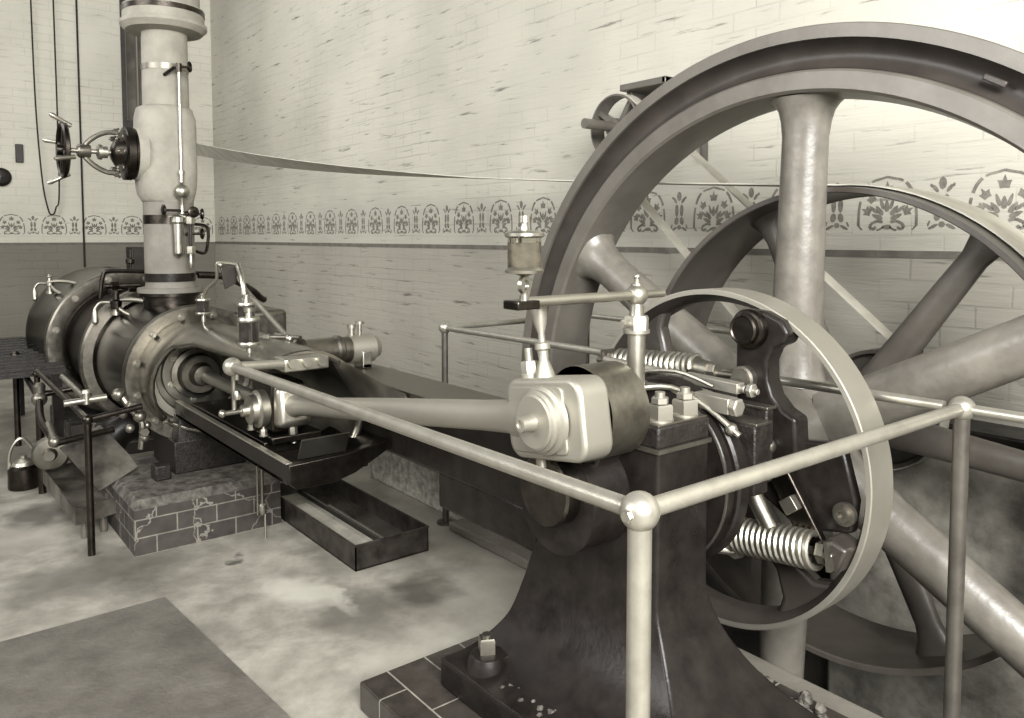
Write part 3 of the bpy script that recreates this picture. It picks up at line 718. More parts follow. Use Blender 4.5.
# bent link and plate
t = thing('indicator_linkage', 'bright bent rods and dark plate rising over the guide to the long wall side', 'linkage', (1.45, 4.2, 1.1))
MB().prism([(1.375, 1.455), (1.475, 1.445), (1.46, 1.35), (1.40, 1.32)], 'Y', 4.23, 4.245).obj('plate', DARKP, t, bevel=.003)
MB().tube([(1.34, 4.42, 1.25), (1.345, 4.38, 1.31), (1.37, 4.28, 1.37), (1.36, 4.24, 1.45), (1.38, 4.23, 1.465), (1.47, 4.22, 1.452)], .009, 8, smooth=4).obj('bent_arm', STEEL, t)
MB().tube([(1.47, 4.24, 1.45), (1.455, 4.17, 1.43), (1.45, 4.11, 1.37), (1.45, 4.09, 1.28), (1.45, 4.10, 1.09)], .015, 10, smooth=5).obj('curved_pipe', STEEL, t)
MB().tube([(1.47, 4.24, 1.39), (1.48, 4.12, 1.31), (1.50, 3.62, 1.105)], .011, 10, smooth=4, radii=(.009, .013)).obj('long_rod', STEEL, t)
MB().sphere((1.47, 4.22, 1.45), .016, 12).sphere((1.375, 4.225, 1.452), .014, 12).sphere((1.50, 3.62, 1.11), .022, 12).obj('pivot', BRASS, t)
b = MB(); b.cyl((1.36, 3.72, 1.12), (1.53, 3.60, 1.115), .010).nut((1.40, 3.69, 1.112), (.7, -.6, 0), .022, .03).cyl((1.47, 3.72, 1.12), (1.53, 3.56, 1.115), .012)
b.obj('rocker', STEELW, t)
MB().tube([(1.46, 4.14, 1.12), (1.46, 4.13, 1.15), (1.49, 4.12, 1.175), (1.515, 4.10, 1.155), (1.50, 4.09, 1.13)], .007, 8, smooth=5).obj('hook', STEELW, t)
# dashpot, axis X
t = thing('dashpot', 'small horizontal cylinder with bright cap and thumb valve behind the guide', 'dashpot', (1.9, 3.55, .94))
MB().lathe([(0, .068), (.02, .074), (.03, .068), (.18, .068), (.19, .076), (.21, .076), (.22, .066), (.27, .066)], (1.53, 3.58, 1.035), (1, 0, 0), 36).obj('barrel', CAST, t)
MB().lathe([(0, .067), (.0, .072), (.13, .072), (.14, .06), (.165, .05), (.17, .0)], (1.79, 3.58, 1.035), (1, 0, 0), 36).obj('cap', SATIN, t)
MB().box(1.83, 1.88, 3.50, 3.52, .943, 1.03).box(1.83, 1.88, 3.50, 3.60, .943, .968).obj('bracket', STEEL, t, bevel=.005)
MB().lathe([(0, .016), (.04, .016), (.04, .022), (.06, .022)], (1.81, 3.58, 1.10), Zu, 16).lathe([(0, .01), (.06, .01), (.06, .022), (.075, .022)], (1.85, 3.57, 1.10), Zu, 16).obj('thumb_valve', STEEL, t)
MB().lathe([(0, .02), (-.14, .02), (-.14, .03), (-.18, .03)], (1.53, 3.58, 1.035), (1, 0, 0), 16).obj('piston_rod', STEELW, t)

# ================================================================== CROSSHEAD + ROD + CRANK
PINY, PINZ = 1.60, 1.10
XHY = 3.52
t = thing('crosshead', 'crosshead with round bright pin cap sliding inside the open guide', 'crosshead', (CX, XHY, .67))
MB().cyl((CX, XHY + .1, CZ), (CX, 4.50, CZ), .033, n=28).obj('piston_rod', STEEL, t)
MB().box(1.33, 1.49, XHY - .10, XHY + .16, .70, .94).obj('body', DARKM, t, bevel=.02)
MB().box(1.31, 1.55, XHY - .14, XHY + .18, .665, .70).obj('slipper', DARKM, t, bevel=.006)
MB().lathe([(0, .085), (.05, .088), (.055, .075), (.06, .07), (.085, .066), (.09, .03), (.12, .026), (.125, .0)], (1.345, XHY, CZ), Xn, 44).obj('pin_cap', STEEL, t)
b = MB(); b.tube([(1.20, XHY + .02, .81), (1.20, XHY + .02, .98)], .010, 10); b.cyl((1.14, XHY + .0, .81), (1.26, XHY, .81), .011).sphere((1.14, XHY, .81), .018, 12).lathe([(0, .016), (.02, .018), (.04, .01)], (1.20, XHY - .02, .87), Zu, 14).lathe([(0, .014), (.03, .014)], (1.20, XHY - .02, .96), Zu, 14)
b.obj('oil_pipe', BRASS, t)
for y in (XHY - .07, XHY + .08): MB().bolt((1.30, y, .70), (0, 0, 1), .016, .04).obj('slipper_bolt', STEEL, t)

d = V((0, PINY - XHY, PINZ - CZ)); Lr = d.length; dn = d.normalized(); upv = V((1, 0, 0)).cross(dn)
if upv.z < 0: upv = -upv
RX = 1.42
t = thing('connecting_rod', 'bright round connecting rod with large rounded big end box', 'connecting rod', (RX, 2.6, .9))
o0 = V((RX, XHY, CZ))
MB().lathe([(.10, .06), (.13, .058), (.17, .044), (.3, .040), (1.0, .046), (1.62, .047), (1.76, .050), (1.80, .062), (1.86, .066)], o0, dn, 40).obj('shank', SATIN, t)
b = MB(); b.obox(o0 + dn * .05, dn, .20, .16, .19, up=upv); b.obj('small_end', STEEL, t, bevel=.03, seg=4)
MB().cyl(o0 + dn * .10 - upv * .11, o0 + dn * .10 - upv * .17, .012).nut(o0 + dn * .10 - upv * .095, -upv, .02, .04).obj('wedge_bolt', STEEL, t)
# big end: rounded block
cpin = V((RX + .018, PINY, PINZ))
def roundbox(c, dv, uv, lx, lz, x0, x1, r, k=6):
    ring = lambda x: [V((x, 0, 0)) + V((0, c.y, c.z)) + dv * (sx * (lx / 2 - r) + r * math.cos(a)) + uv * (sz * (lz / 2 - r) + r * math.sin(a))
                      for sx, sz, a0 in ((1, 1, 0), (-1, 1, PI / 2), (-1, -1, PI), (1, -1, 1.5 * PI)) for a in [a0 + PI / 2 * i / k for i in range(k + 1)]]
    m = MB(); m.ringf([ring(x0), ring(x1)]); return m
cc = cpin - dn * .015
roundbox(cc, dn, upv, .32, .225, 1.39, 1.50, .05).obj('big_end', SATIN, t, bevel=.012, seg=3)
roundbox(cc + dn * -.02, dn, upv, .235, .185, 1.383, 1.392, .02).obj('big_end_plate', SATIN, t, bevel=.004)
MB().lathe([(0, .096), (.012, .094), (.018, .084), (.03, .084), (.036, .076), (.042, .076), (.046, .07)], (1.386, PINY, PINZ), Xn, 56).obj('pin_cap', SATIN, t)
MB().lathe([(0, .024), (.02, .022), (.045, .02), (.046, .012), (.04, .010), (.04, .0)], (1.342, PINY, PINZ), Xn, 24).obj('cap_boss', SATIN, t)
tp = cc + upv * .112
b = MB(); q = V((1.44, tp.y, tp.z)) - dn * .095
b.cyl(q, q + upv * .012, .030).nut(q + upv * .012, upv, .026, .036).cyl(q + upv * .048, q + upv * .085, .012)
b.obj('cotter_bolt', SATIN, t)
b = MB(); q = V((1.44, tp.y, tp.z)) - dn * .030
b.lathe([(0, .030), (.015, .026), (.05, .014), (.075, .016), (.08, .022), (.095, .022), (.10, .010), (.125, .010), (.15, .018), (.20, .026), (.21, .026), (.20, .018), (.16, .006)], q, upv, 24)
b.obj('wiper_funnel', SATIN, t)
b = MB(); q = V((1.43, 0, 0)) + V((0, cc.y, cc.z)) - upv * .112 - dn * .07
b.cyl(q, q - upv * .03, .016).obj('lower_bolt', STEEL, t)

t = thing('crank', 'dark crank with round oil guard drum behind the big end', 'crank', (1.6, SY, .67))
MB().lathe([(0, .110), (.0, .136), (.15, .136), (.155, .13), (.155, .0)], (1.51, PINY, PINZ), (1, 0, 0), 64).lathe([(0, .135), (.0, .11), (.05, .11), (.05, .0)], (1.51, PINY, PINZ), (1, 0, 0), 48).obj('oil_guard', mat('guard_steel', .26, .38, 1, .3, 12, .05, 60), t, ang=40)
pp = V((SY - PINY, SZ - PINZ)); pl = pp.length; ang = math.atan2(pp.y, pp.x); ux, uz = pp.x / pl, pp.y / pl; nx, nz = -uz, ux
poly = []
for (s, wv) in ((.04, .095), (.14, .075), (.24, .10)): poly.append((PINY + ux * s + nx * wv, PINZ + uz * s + nz * wv))
for (s, wv) in ((.24, -.10), (.14, -.075), (.04, -.095)): poly.append((PINY + ux * s + nx * wv, PINZ + uz * s + nz * wv))
MB().prism(poly, 'X', 1.555, 1.655).obj('crank_web', BLACK, t, bevel=.01)
MB().lathe([(0, .15), (.0, .165), (.15, .165), (.16, .155), (.16, .0)], (1.51, SY, SZ), (1, 0, 0), 56).lathe([(0, .155), (.0, .0)], (1.52, SY, SZ), (1, 0, 0), 48).obj('crank_hub', BLACK, t)
MB().lathe([(0, 0), (0, .10), (.008, .106), (.07, .106)], (1.455, SY - .01, SZ + .035), (1, 0, 0), 48).obj('hub_disc', mat('hub_disc_metal', .09, .35, 1, .3, 10, .1, 40), t)
MB().cyl((1.50, PINY, PINZ), (1.57, PINY, PINZ), .06).obj('crank_pin', STEEL, t)

# ================================================================== SHAFT, FLYWHEEL, PULLEY
tag(MB().cyl((1.67, SY, SZ), (3.72, SY, SZ), .085, n=48).obj('crankshaft', CAST), 'thick horizontal shaft joining the crank to the two large wheels', 'shaft')
FX, FW = 2.63, .26
t = thing('flywheel', 'huge grey spoked flywheel, the tallest wheel, standing in the pit', 'flywheel', (FX + FW / 2, SY, SZ))
Xp = (1, 0, 0)
N_ = 192
MB().lathe([(0, 1.488), (0, 1.534), (.005, 1.538), (FW - .005, 1.538), (FW, 1.532), (FW, 1.488)], (FX, SY, SZ), Xp, N_, close=True).obj('rim', WHEELP, t)
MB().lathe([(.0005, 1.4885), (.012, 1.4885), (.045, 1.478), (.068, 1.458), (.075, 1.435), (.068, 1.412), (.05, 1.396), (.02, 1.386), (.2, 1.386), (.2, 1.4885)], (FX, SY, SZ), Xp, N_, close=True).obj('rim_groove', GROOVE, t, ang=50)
MB().lathe([(.022, 1.385), (.006, 1.38), (0, 1.372), (0, 1.312), (.012, 1.302), (FW * .5, 1.288), (FW - .012, 1.302), (FW, 1.312), (FW, 1.49), (.15, 1.49), (.15, 1.385)], (FX, SY, SZ), Xp, N_, close=True).obj('rim_inner', WHEELP, t, ang=28)
hubx = FX + FW / 2
MB().lathe([(-.20, .09), (-.20, .19), (-.17, .205), (-.08, .21), (-.06, .24), (.06, .24), (.08, .21), (.17, .205), (.2, .19), (.2, .09)], (hubx, SY, SZ), Xp, 72, close=True).obj('hub', SPOKE, t)
for k in range(6):
    a = PI / 2 + math.radians(-1.5) + PI / 3 * k; dy, dz = -math.cos(a), math.sin(a)
    a_ = V((0, dy, dz)); tt = V((0, -dz, dy))
    rings = []
    for s, ra, rb in ((.20, .125, .115), (.26, .108, .100), (.34, .099, .093), (.5, .096, .090), (.9, .088, .083), (1.15, .086, .081), (1.21, .094, .086), (1.25, .106, .092), (1.275, .125, .10), (1.297, .155, .11)):
        rings.append([V((hubx, SY, SZ)) + a_ * s + tt * ra * math.cos(q) + V((1, 0, 0)) * rb * math.sin(q) for q in [2 * PI * i / 36 for i in range(36)]])
    MB().ringf(rings).obj('spoke', SPOKE, t, ang=60)
# dents on the rim groove
for (a, l) in ((-1.13, .09), (-1.02, .05)):
    pass
ga = math.radians(60)
MB().obox((FX + .035, SY - math.cos(ga) * 1.44, SZ + math.sin(ga) * 1.44), (0, math.sin(ga), math.cos(ga)), .075, .02, .016, up=(1, 0, 0)).obj('balance_lug', GROOVE, t, bevel=.004)

QX, QW, QR = 2.97, .42, .98
PUL = t = thing('belt_pulley', 'wide rimmed spoked belt pulley behind the big flywheel', 'pulley', (QX + QW / 2, SY, SZ))
MB().lathe([(0, QR - .008), (0, QR - .028), (.006, QR - .032), (.02, QR - .024), (QW - .02, QR - .024), (QW - .006, QR - .032), (QW, QR - .028), (QW, QR - .008), (QW / 2, QR)], (QX, SY, SZ), Xp, 160, close=True).obj('rim', PULLP, t, ang=30)
MB().lathe([(-.14, .086), (-.14, .14), (.14, .14), (.14, .086)], (QX + QW / 2, SY, SZ), Xp, 48, close=True).obj('hub', PULLP, t, bevel=.01)
for k in range(6):
    a = math.radians(55 + 60 * k); dy, dz = -math.cos(a), math.sin(a); a_ = V((0, dy, dz)); tt = V((0, -dz, dy)); rings = []
    for s, ra, rb in ((.12, .085, .06), (.2, .072, .045), (.5, .062, .038), (.84, .052, .034), (.90, .065, .036), (.955, .10, .04)):
        rings.append([V((QX + QW / 2, SY, SZ)) + a_ * s + tt * ra * math.cos(q) + V((1, 0, 0)) * rb * math.sin(q) for q in [2 * PI * i / 24 for i in range(24)]])
    MB().ringf(rings).obj('spoke', PULLP, t, ang=60)
# drive belt: wraps the pulley front and rises to the back wall with a slow twist
pts = []; wd = []; ww = []
for i in range(41):
    a = math.radians(-60 + 150 * i / 40)       # from below on the viewer side up to the top
    pts.append((QX + QW / 2, SY - math.cos(a) * (QR + .004), SZ + math.sin(a) * (QR + .004))); wd.append((1, 0, 0)); ww.append(.26)
for i in range(1, 41):
    s = i / 40; y = SY + (WY - .03 - SY) * s
    z = 1.814 + .058 * (y - SY) + .0052 * (y - SY) ** 2
    pts.append((QX + QW / 2, y, z)); tw = max(0, s - .25) * 1.3; wd.append((math.cos(tw), 0, -math.sin(tw))); ww.append(.26)
tag(MB().strip(pts, wd, ww, .006).obj('drive_belt', LEATHER), 'long flat belt running from the pulley top to the far end wall', 'belt')

# outboard bearing and its masonry
t = thing('outboard_bearing', 'bearing on a masonry block beyond the belt pulley', 'bearing', (3.55, SY, -1.05))
MB().box(3.60, 3.795, .1, 2.0, PZ, .66).obj('masonry_block', MASON, t, bevel=.02)
MB().box(3.56, 3.80, -.2, 2.5, .66, .78).obj('bed_beam', BLACK, t, bevel=.01)
MB().prism([(SY - .28, .78), (SY + .28, .78), (SY + .19, .80), (SY + .17, .98), (SY + .08, 1.03), (SY - .08, 1.03), (SY - .17, .98), (SY - .19, .80)], 'X', 3.60, 3.74).obj('housing', DARKP, t, bevel=.015)
b = MB(); b.box(3.60, 3.74, SY - .09, SY + .09, 1.03, 1.05)
for k in range(5): b.lathe([(0, .012), (.02, .012), (.025, .016), (.04, .012)], (3.61 + .03 * k, SY - .05, 1.045), Zu, 10)
b.obj('oil_feeder', BLACK, t)
# line shaft bracket with pulley, on the long wall
LY, LZ = 3.34, 2.26
t = thing('line_shaft', 'short overhead shaft with small spoked pulley bracketed to the long wall', 'line shaft', (3.6, LY, LZ))
MB().cyl((3.19, LY, LZ), (3.9, LY, LZ), .030, n=24).obj('shaft', WHEELP, t)
b = MB().lathe([(0, .185), (0, .195), (.11, .195), (.11, .185)], (3.43, LY, LZ), Xp, 64, close=True)
b.lathe([(-.07, .0), (-.07, .055), (.07, .055), (.07, 0)], (3.485, LY, LZ), Xp, 32)
for k in range(4):
    a = PI / 2 * k + .6; b.obox((3.485, LY + .115 * math.cos(a), LZ + .115 * math.sin(a)), (0, math.cos(a), math.sin(a)), .15, .03, .045, up=(1, 0, 0))
b.obj('pulley', WHEELP, t, ang=40)
b = MB().prism([(3.50, LZ + .26), (3.9, LZ + .26), (3.9, LZ - .20), (3.86, LZ - .20), (3.82, LZ + .08), (3.50, LZ + .22)], 'Y', LY - .34, LY - .31)
b.prism([(3.56, LZ + .26), (3.9, LZ + .26), (3.9, LZ - .20), (3.86, LZ - .20), (3.84, LZ + .02), (3.74, LZ + .06), (3.70, LZ - .02), (3.64, LZ - .02), (3.62, LZ + .12), (3.56, LZ + .22)], 'Y', LY - .02, LY + .02)
b.box(3.50, 3.9, LY - .34, LY + .02, LZ + .22, LZ + .26)
b.obj('wall_bracket', WHEELP, t, bevel=.006)
# belt from the line shaft pulley down to a small pulley on the crankshaft
bx = 3.485; r1, r2 = .198, .27
MB().lathe([(-.05, r2 - .02), (-.05, r2 - .004), (.05, r2 - .004), (.05, r2 - .02), (.01, r2 - .03), (.01, .10), (.04, .10), (.04, .086), (-.04, .086), (-.04, .10), (-.01, .10), (-.01, r2 - .03)], (bx, SY, SZ), Xp, 64, close=True).obj('shaft_pulley', PULLP, PUL, ang=30)
dy, dz = SY - LY, SZ - LZ; D = math.hypot(dy, dz); base = math.atan2(dz, dy); off = math.acos((r1 - r2) / D)
path = []
for sg in (1,):
    aA = base + off; aB = base - off
    n = 24
    span1 = (aB - aA) % (2 * PI)                   # round the top pulley, away from the shaft
    for i in range(n + 1): a = aA + span1 * i / n; path.append(V((bx, LY + r1 * math.cos(a), LZ + r1 * math.sin(a))))
    span2 = (aA - aB) % (2 * PI)
    for i in range(n + 1): a = aB + span2 * i / n; path.append(V((bx, SY + r2 * math.cos(a), SZ + r2 * math.sin(a))))
path.append(path[0])
tag(MB().strip(path, (1, 0, 0), .085, .005).obj('line_belt', BELTL), 'pale narrow belt slanting down from the small wall pulley behind the wheels', 'belt')

# ================================================================== GOVERNOR WHEEL
GX, GW, GR = 2.235, .13, .588
t = thing('governor_wheel', 'bright rimmed governor wheel holding coil springs, in front of the flywheel', 'governor wheel', (GX + GW / 2, SY, SZ))
MB().lathe([(0, GR - .004), (.002, GR), (GW, GR), (GW, GR - .015), (.03, GR - .015), (.012, GR - .018), (0, GR - .018)], (GX, SY, SZ), Xp, 160, close=True).obj('rim', SATIN, t, ang=25)
MB().lathe([(0, GR - .0185), (.03, GR - .0155), (GW - .01, GR - .0155), (GW - .01, GR - .045), (.05, GR - .045)], (GX + .004, SY, SZ), Xp, 128, close=True).obj('rim_inside', DARKP, t, ang=60)
MB().lathe([(-.07, .086), (-.07, .15), (.07, .15), (.07, .086)], (GX + GW / 2, SY, SZ), Xp, 48, close=True).obj('hub', DARKP, t)
for k in range(2):
    a = math.radians(50 + 180 * k); u = V((0, math.cos(a), math.sin(a))); v = V((0, -math.sin(a), math.cos(a))); c0 = V((GX + .075, SY, SZ))
    poly = [c0 + u * s + v * w_ for s, w_ in ((.08, -.11), (.25, -.055), (.42, -.05), (.50, -.08), (.552, -.17), (.56, -.05), (.565, .05), (.552, .15), (.50, .07), (.42, .035), (.25, .05), (.08, .11))]
    MB().prism([(p.y, p.z) for p in poly], 'X', GX + .045, GX + .105).obj('arm', DARKP, t, bevel=.018, seg=3)
def mir(y, z, k): return (y, z) if k == 0 else (2 * SY - y, 2 * SZ - z)
for k in range(2):
    M = lambda pl: [mir(y, z, k) for y, z in pl]
    # pivoted lever with weight
    lev = MB().prism(M([(1.575, 1.30), (1.56, 1.345), (1.515, 1.365), (1.46, 1.36), (1.40, 1.335), (1.375, 1.295), (1.39, 1.262), (1.43, 1.245), (1.45, 1.20), (1.448, 1.14), (1.43, 1.09), (1.39, 1.05), (1.345, 1.03), (1.335, .88), (1.50, .88), (1.50, 1.0), (1.545, 1.03), (1.57, 1.08), (1.57, 1.24)]), 'X', GX - .035, GX + .045).obj('lever', BLACK, t, bevel=.012, seg=3)
    y, z = mir(1.512, 1.30, k)
    MB().lathe([(0, .066), (.02, .066), (.03, .060), (.034, .052), (.050, .050), (.054, .044), (.050, .040), (.050, 0)], (GX - .03, y, z), Xn, 40).obj('pivot_pin', DARKM, t)
    y, z = mir(1.525, 1.135, k)
    MB().lathe([(0, .042), (.03, .042), (.035, .034), (.045, .034), (.045, 0)], (GX - .03, y, z), Xn, 32).obj('spring_stud', STEELW, t)
    (y1_, z1_), (y2_, z2_), (y3_, z3_), (y0_, z0_), (ym, zm) = (((2.10, 1.12), (1.72, 1.145), (1.55, 1.14), (2.20, 1.115), (1.665, 1.143)), ((1.255, .640), (1.565, .602), (1.66, .59), (1.215, .645), (1.60, .598)))[k]
    sx = GX - .045
    MB().helix((sx, y1_, z1_), (sx, y2_, z2_), .043 + .008 * k, 15, .0095 + .001 * k, 8, 20).obj('coil_spring', STEEL, t)
    b = MB(); b.cyl((sx, y0_, z0_), (sx, y3_, z3_), .012); b.cyl((sx, y2_, z2_), (sx, ym, zm), .036, .030, 24); dd = V((0, y2_ - y1_, z2_ - z1_)).normalized()
    b.nut(V((sx, y1_, z1_)) - dd * .035, dd, .036, .03); b.nut(V((sx, ym, zm)), dd, .026, .03); b.nut(V((sx, y0_, z0_)), dd, .018, .03); b.obox(V((sx, y1_, z1_)) - dd * .05, dd, .012, .07, .09)
    b.obj('spring_rod', STEELW, t)
    # bracket joining spring to rim
    ang2 = math.atan2(z0_ - SZ, y0_ - SY)
    MB().obox((GX + .0, SY + .53 * math.cos(ang2), SZ + .53 * math.sin(ang2)), (0, math.cos(ang2), math.sin(ang2)), .07, .09, .11, up=(1, 0, 0)).obj('spring_bracket', DARKP, t, bevel=.01)
    b = MB(); cyy, czz = SY + .515 * math.cos(ang2), SZ + .515 * math.sin(ang2); b.bolt((GX - .04, cyy, czz), Xn, .022, .035); b.obj('bracket_bolt', STEELW, t)
# weight plate at the right with square nut and round nut
MB().prism([(1.46, .94), (1.22, .97), (1.17, .80), (1.18, .70), (1.36, .66), (1.50, .74)], 'X', GX + .02, GX + .06).obj('weight_plate', BLACK, t, bevel=.01)
MB().prism([(1.52, .93), (1.46, .98), (1.25, .66), (1.31, .61)], 'X', GX - .02, GX + .01).obj('tie_bar', DARKM, t, bevel=.006)
MB().obox((GX - .035, 1.355, .755), (0, .6, .8), .048, .05, .03, up=(1, 0, 0)).obj('square_nut', STEELW, t, bevel=.003)
b = MB().lathe([(0, .036), (.015, .036), (.015, .022), (.03, .022), (.03, .012), (.02, .012), (.02, 0)], (GX + .0, 1.19, .765), Xn, 28); b.obj('round_nut', STEELW, t)
MB().cyl((GX - .05, 1.50, .79), (GX - .05, 1.385, .62), .028, n=24).obj('link_rod', STEELW, t)
MB().sphere((GX - .05, 1.47, .90), .03).sphere((GX - .05, 1.43, .93), .026).obj('link_joint', STEELW, t)
b = MB(); b.nut((2.13, 1.60, .565), (1, -.2, 0), .028, .04).nut((2.17, 1.55, .555), (1, -.3, 0), .03, .04).cyl((2.08, 1.62, .565), (2.2, 1.53, .55), .016); b.obj('stop_bolts', STEEL, t)

# eccentric between bearing and governor
t = thing('valve_eccentric', 'dark eccentric sheave with clamp blocks between bearing and governor wheel', 'eccentric', (2.04, SY, .55))
MB().lathe([(0, .086), (0, .285), (.008, .292), (.035, .292), (.04, .285), (.04, .30), (.048, .307), (.09, .307), (.095, .30), (.095, .086)], (1.945, SY, SZ), Xp, 96, close=True).obj('sheave', BLACK, t, ang=25)
MB().lathe([(0, .286), (0, .293), (.003, .293), (.003, .286)], (1.943, SY, SZ), Xp, 96, close=True).obj('sheave_edge', STEEL, t)
MB().box(2.055, 2.13, 1.39, 1.80, .80, 1.02).obj('clamp_block', BLACKR, t, bevel=.006)
MB().box(2.055, 2.14, 1.385, 1.58, 1.018, 1.028).obj('block_top', STEELW, t, bevel=.002)
MB().box(2.145, 2.185, 1.41, 1.80, .82, 1.06).obj('clamp_block', BLACKR, t, bevel=.006)
MB().box(2.14, 2.19, 1.405, 1.62, 1.055, 1.064).obj('block_top', STEELW, t, bevel=.002)
b = MB(); b.cyl((2.12, 1.47, 1.115), (2.12, 2.10, 1.135), .014).obox((2.12, 1.60, 1.118), (0, 1, .03), .22, .04, .035).nut((2.12, 1.46, 1.115), (0, -1, 0), .024, .02).cyl((2.12, 1.46, 1.115), (2.12, 1.425, 1.113), .01)
b.obj('upper_rod', SATIN, t, bevel=.003)
b = MB(); b.cyl((1.99, 1.46, 1.085), (1.99, 2.05, 1.11), .018).obox((1.99, 1.49, 1.088), (0, 1, .03), .13, .05, .05).nut((1.99, 1.425, 1.085), (0, -1, 0), .03, .025).obox((1.99, 1.80, 1.10), (0, 1, .03), .3, .03, .03)
b.obj('lower_rod', SATIN, t, bevel=.004)
b = MB(); b.tube([(1.90, 1.75, 1.10), (1.94, 1.62, 1.12), (1.97, 1.5, 1.07), (1.99, 1.40, 1.0)], .010, 8, smooth=4); b.tube([(2.04, 1.9, 1.12), (2.05, 1.7, 1.15), (2.06, 1.55, 1.12)], .008, 8, smooth=4)
b.sphere((1.99, 1.43, 1.015), .02, 12)
b.obj('curved_spring', STEEL, t)

# ================================================================== CRANKPIN OILER ON ITS STANDARD
t = thing('oiler_standard', 'bright upright pipe with ball, nut and cross arm over the crank bearing', 'oiler stand', (1.76, 1.62, 1.066))
ox, oy = 1.765, 1.615
MB().lathe([(0, .02), (.03, .026), (.05, .027), (.24, .027), (.24, .032), (.25, .032)], (ox, oy, 1.066), Zu, 28).obj('pipe', STEEL, t)
b = MB().nut((ox, oy, 1.318), Zu, .038, .045); b.cyl((ox, oy, 1.31), (ox, oy, 1.32), .04).cyl((ox - .06, oy, 1.34), (ox - .03, oy, 1.34), .010).nut((ox - .065, oy, 1.34), Xp, .014, .02, 4); b.obj('union_nut', SATIN, t)
MB().sphere((ox, oy, 1.425), .034).lathe([(0, .024), (.03, .020), (.10, .018)], (ox, oy, 1.36), Zu, 20).cyl((ox, oy, 1.455), (ox, oy, 1.475), .009).sphere((ox, oy, 1.48), .011, 12).obj('ball_joint', STEEL, t)
MB().cyl((1.33, oy, 1.425), (ox - .025, oy, 1.425), .0145, n=18).cyl((ox + .02, oy, 1.425), (ox + .115, oy, 1.425), .0125, n=18).sphere((ox + .115, oy, 1.425), .0125, 12).obj('cross_arm', STEEL, t)
MB().box(1.275, 1.352, oy - .035, oy + .03, 1.408, 1.432).obj('drip_plate', DARKM, t, bevel=.004)
t = thing('large_oil_cup', 'large glass oil cup with brass rims on the end of the cross arm', 'oil cup', (1.325, oy, 1.432))
MB().lathe([(0, .013), (.013, .013), (.013, .009), (.02, .009)], (1.325, oy, 1.432), Zu, 16).obj('stem', BRASS, t)
b = MB().lathe([(-.006, .014), (-.006, .024), (.006, .024), (.006, .014)], (1.325, oy, 1.472), (.3, -1, 0), 24, close=True); b.obj('eye', BRASS, t)
MB().lathe([(0, .0), (0, .008), (.01, .030), (.01, .050), (.018, .053), (.024, .047), (.026, .044)], (1.325, oy, 1.494), Zu, 32).obj('base', BRASS, t)
MB().lathe([(0, .0455), (.082, .0455)], (1.325, oy, 1.518), Zu, 32).obj('glass', GLASS, t)
MB().cyl((1.325, oy, 1.519), (1.325, oy, 1.585), .0425, n=28).obj('oil', mat('amber_oil', .14, .2, 0, .3, 30, 0, spec=.8), t)
MB().lathe([(0, .047), (.004, .054), (.012, .054), (.018, .044), (.02, .012), (.04, .009), (.04, .016), (.058, .016), (.06, .0)], (1.325, oy, 1.598), Zu, 32).obj('lid', BRASS, t)

# ================================================================== GUARD RAILS
RZ = 1.10
def rail(name, label, posts, runs, balls, r=.0185, pr=.0225, br=.037, grp=None):
    t = thing(name, label, 'guard rail', (posts[0][0], posts[0][1], 0), grp)
    for (x, y, z0) in posts: 
        b = MB().cyl((x, y, z0), (x, y, RZ), pr, n=24); b.lathe([(0, .05), (.01, .05), (.012, .026)], (x, y, z0), Zu, 24)
        b.obj('post', RAILM if x < 2 else RAILSHADE, t)  # posts farther right get the copy with shade in its colour
    for a, c in runs: MB().cyl(a, c, r, n=24).obj('rail', RAILM, t)
    for (x, y, z) in balls:
        o = MB().sphere((x, y, z), br, 28).obj('ball', RAILM, t)
    return t
C = (1.055, .953, RZ); Rr = (2.435, .953, RZ)
tr = rail('guard_rail', 'polished pipe rail with balls bending round the nearest corner of the engine', [(C[0], C[1], 0), (Rr[0], Rr[1], .10)], [(C, (1.05, 3.11, 1.085)), (C, Rr), ((1.05, 3.11, 1.085), (1.28, 3.14, 1.07))], [C, Rr, (1.05, 3.11, 1.085)])
MB().nut((C[0] - .034, C[1] - .004, RZ), (-1, -.1, 0), .012, .010).obj('end_plug', STEEL, tr)
rail('guard_rail', 'pipe rail passing between governor wheel and flywheel, ending at the stone curb', [(2.385, 3.60, 0.0)], [((2.43, 1.0, RZ), (2.385, 3.60, RZ)), ((2.435, .92, RZ), (2.45, -.6, RZ)), ((2.385, 3.60, RZ), (3.47, 3.60, RZ))], [(2.385, 3.60, RZ)], r=.016, pr=.018, br=.034)
rail('guard_rail', 'dark pipe rail behind the belt pulley along the long wall', [(3.47, 3.60, 0.0)], [((3.47, 3.60, RZ), (3.47, 2.2, RZ))], [(3.47, 3.60, RZ)], r=.016, pr=.018, br=.03)

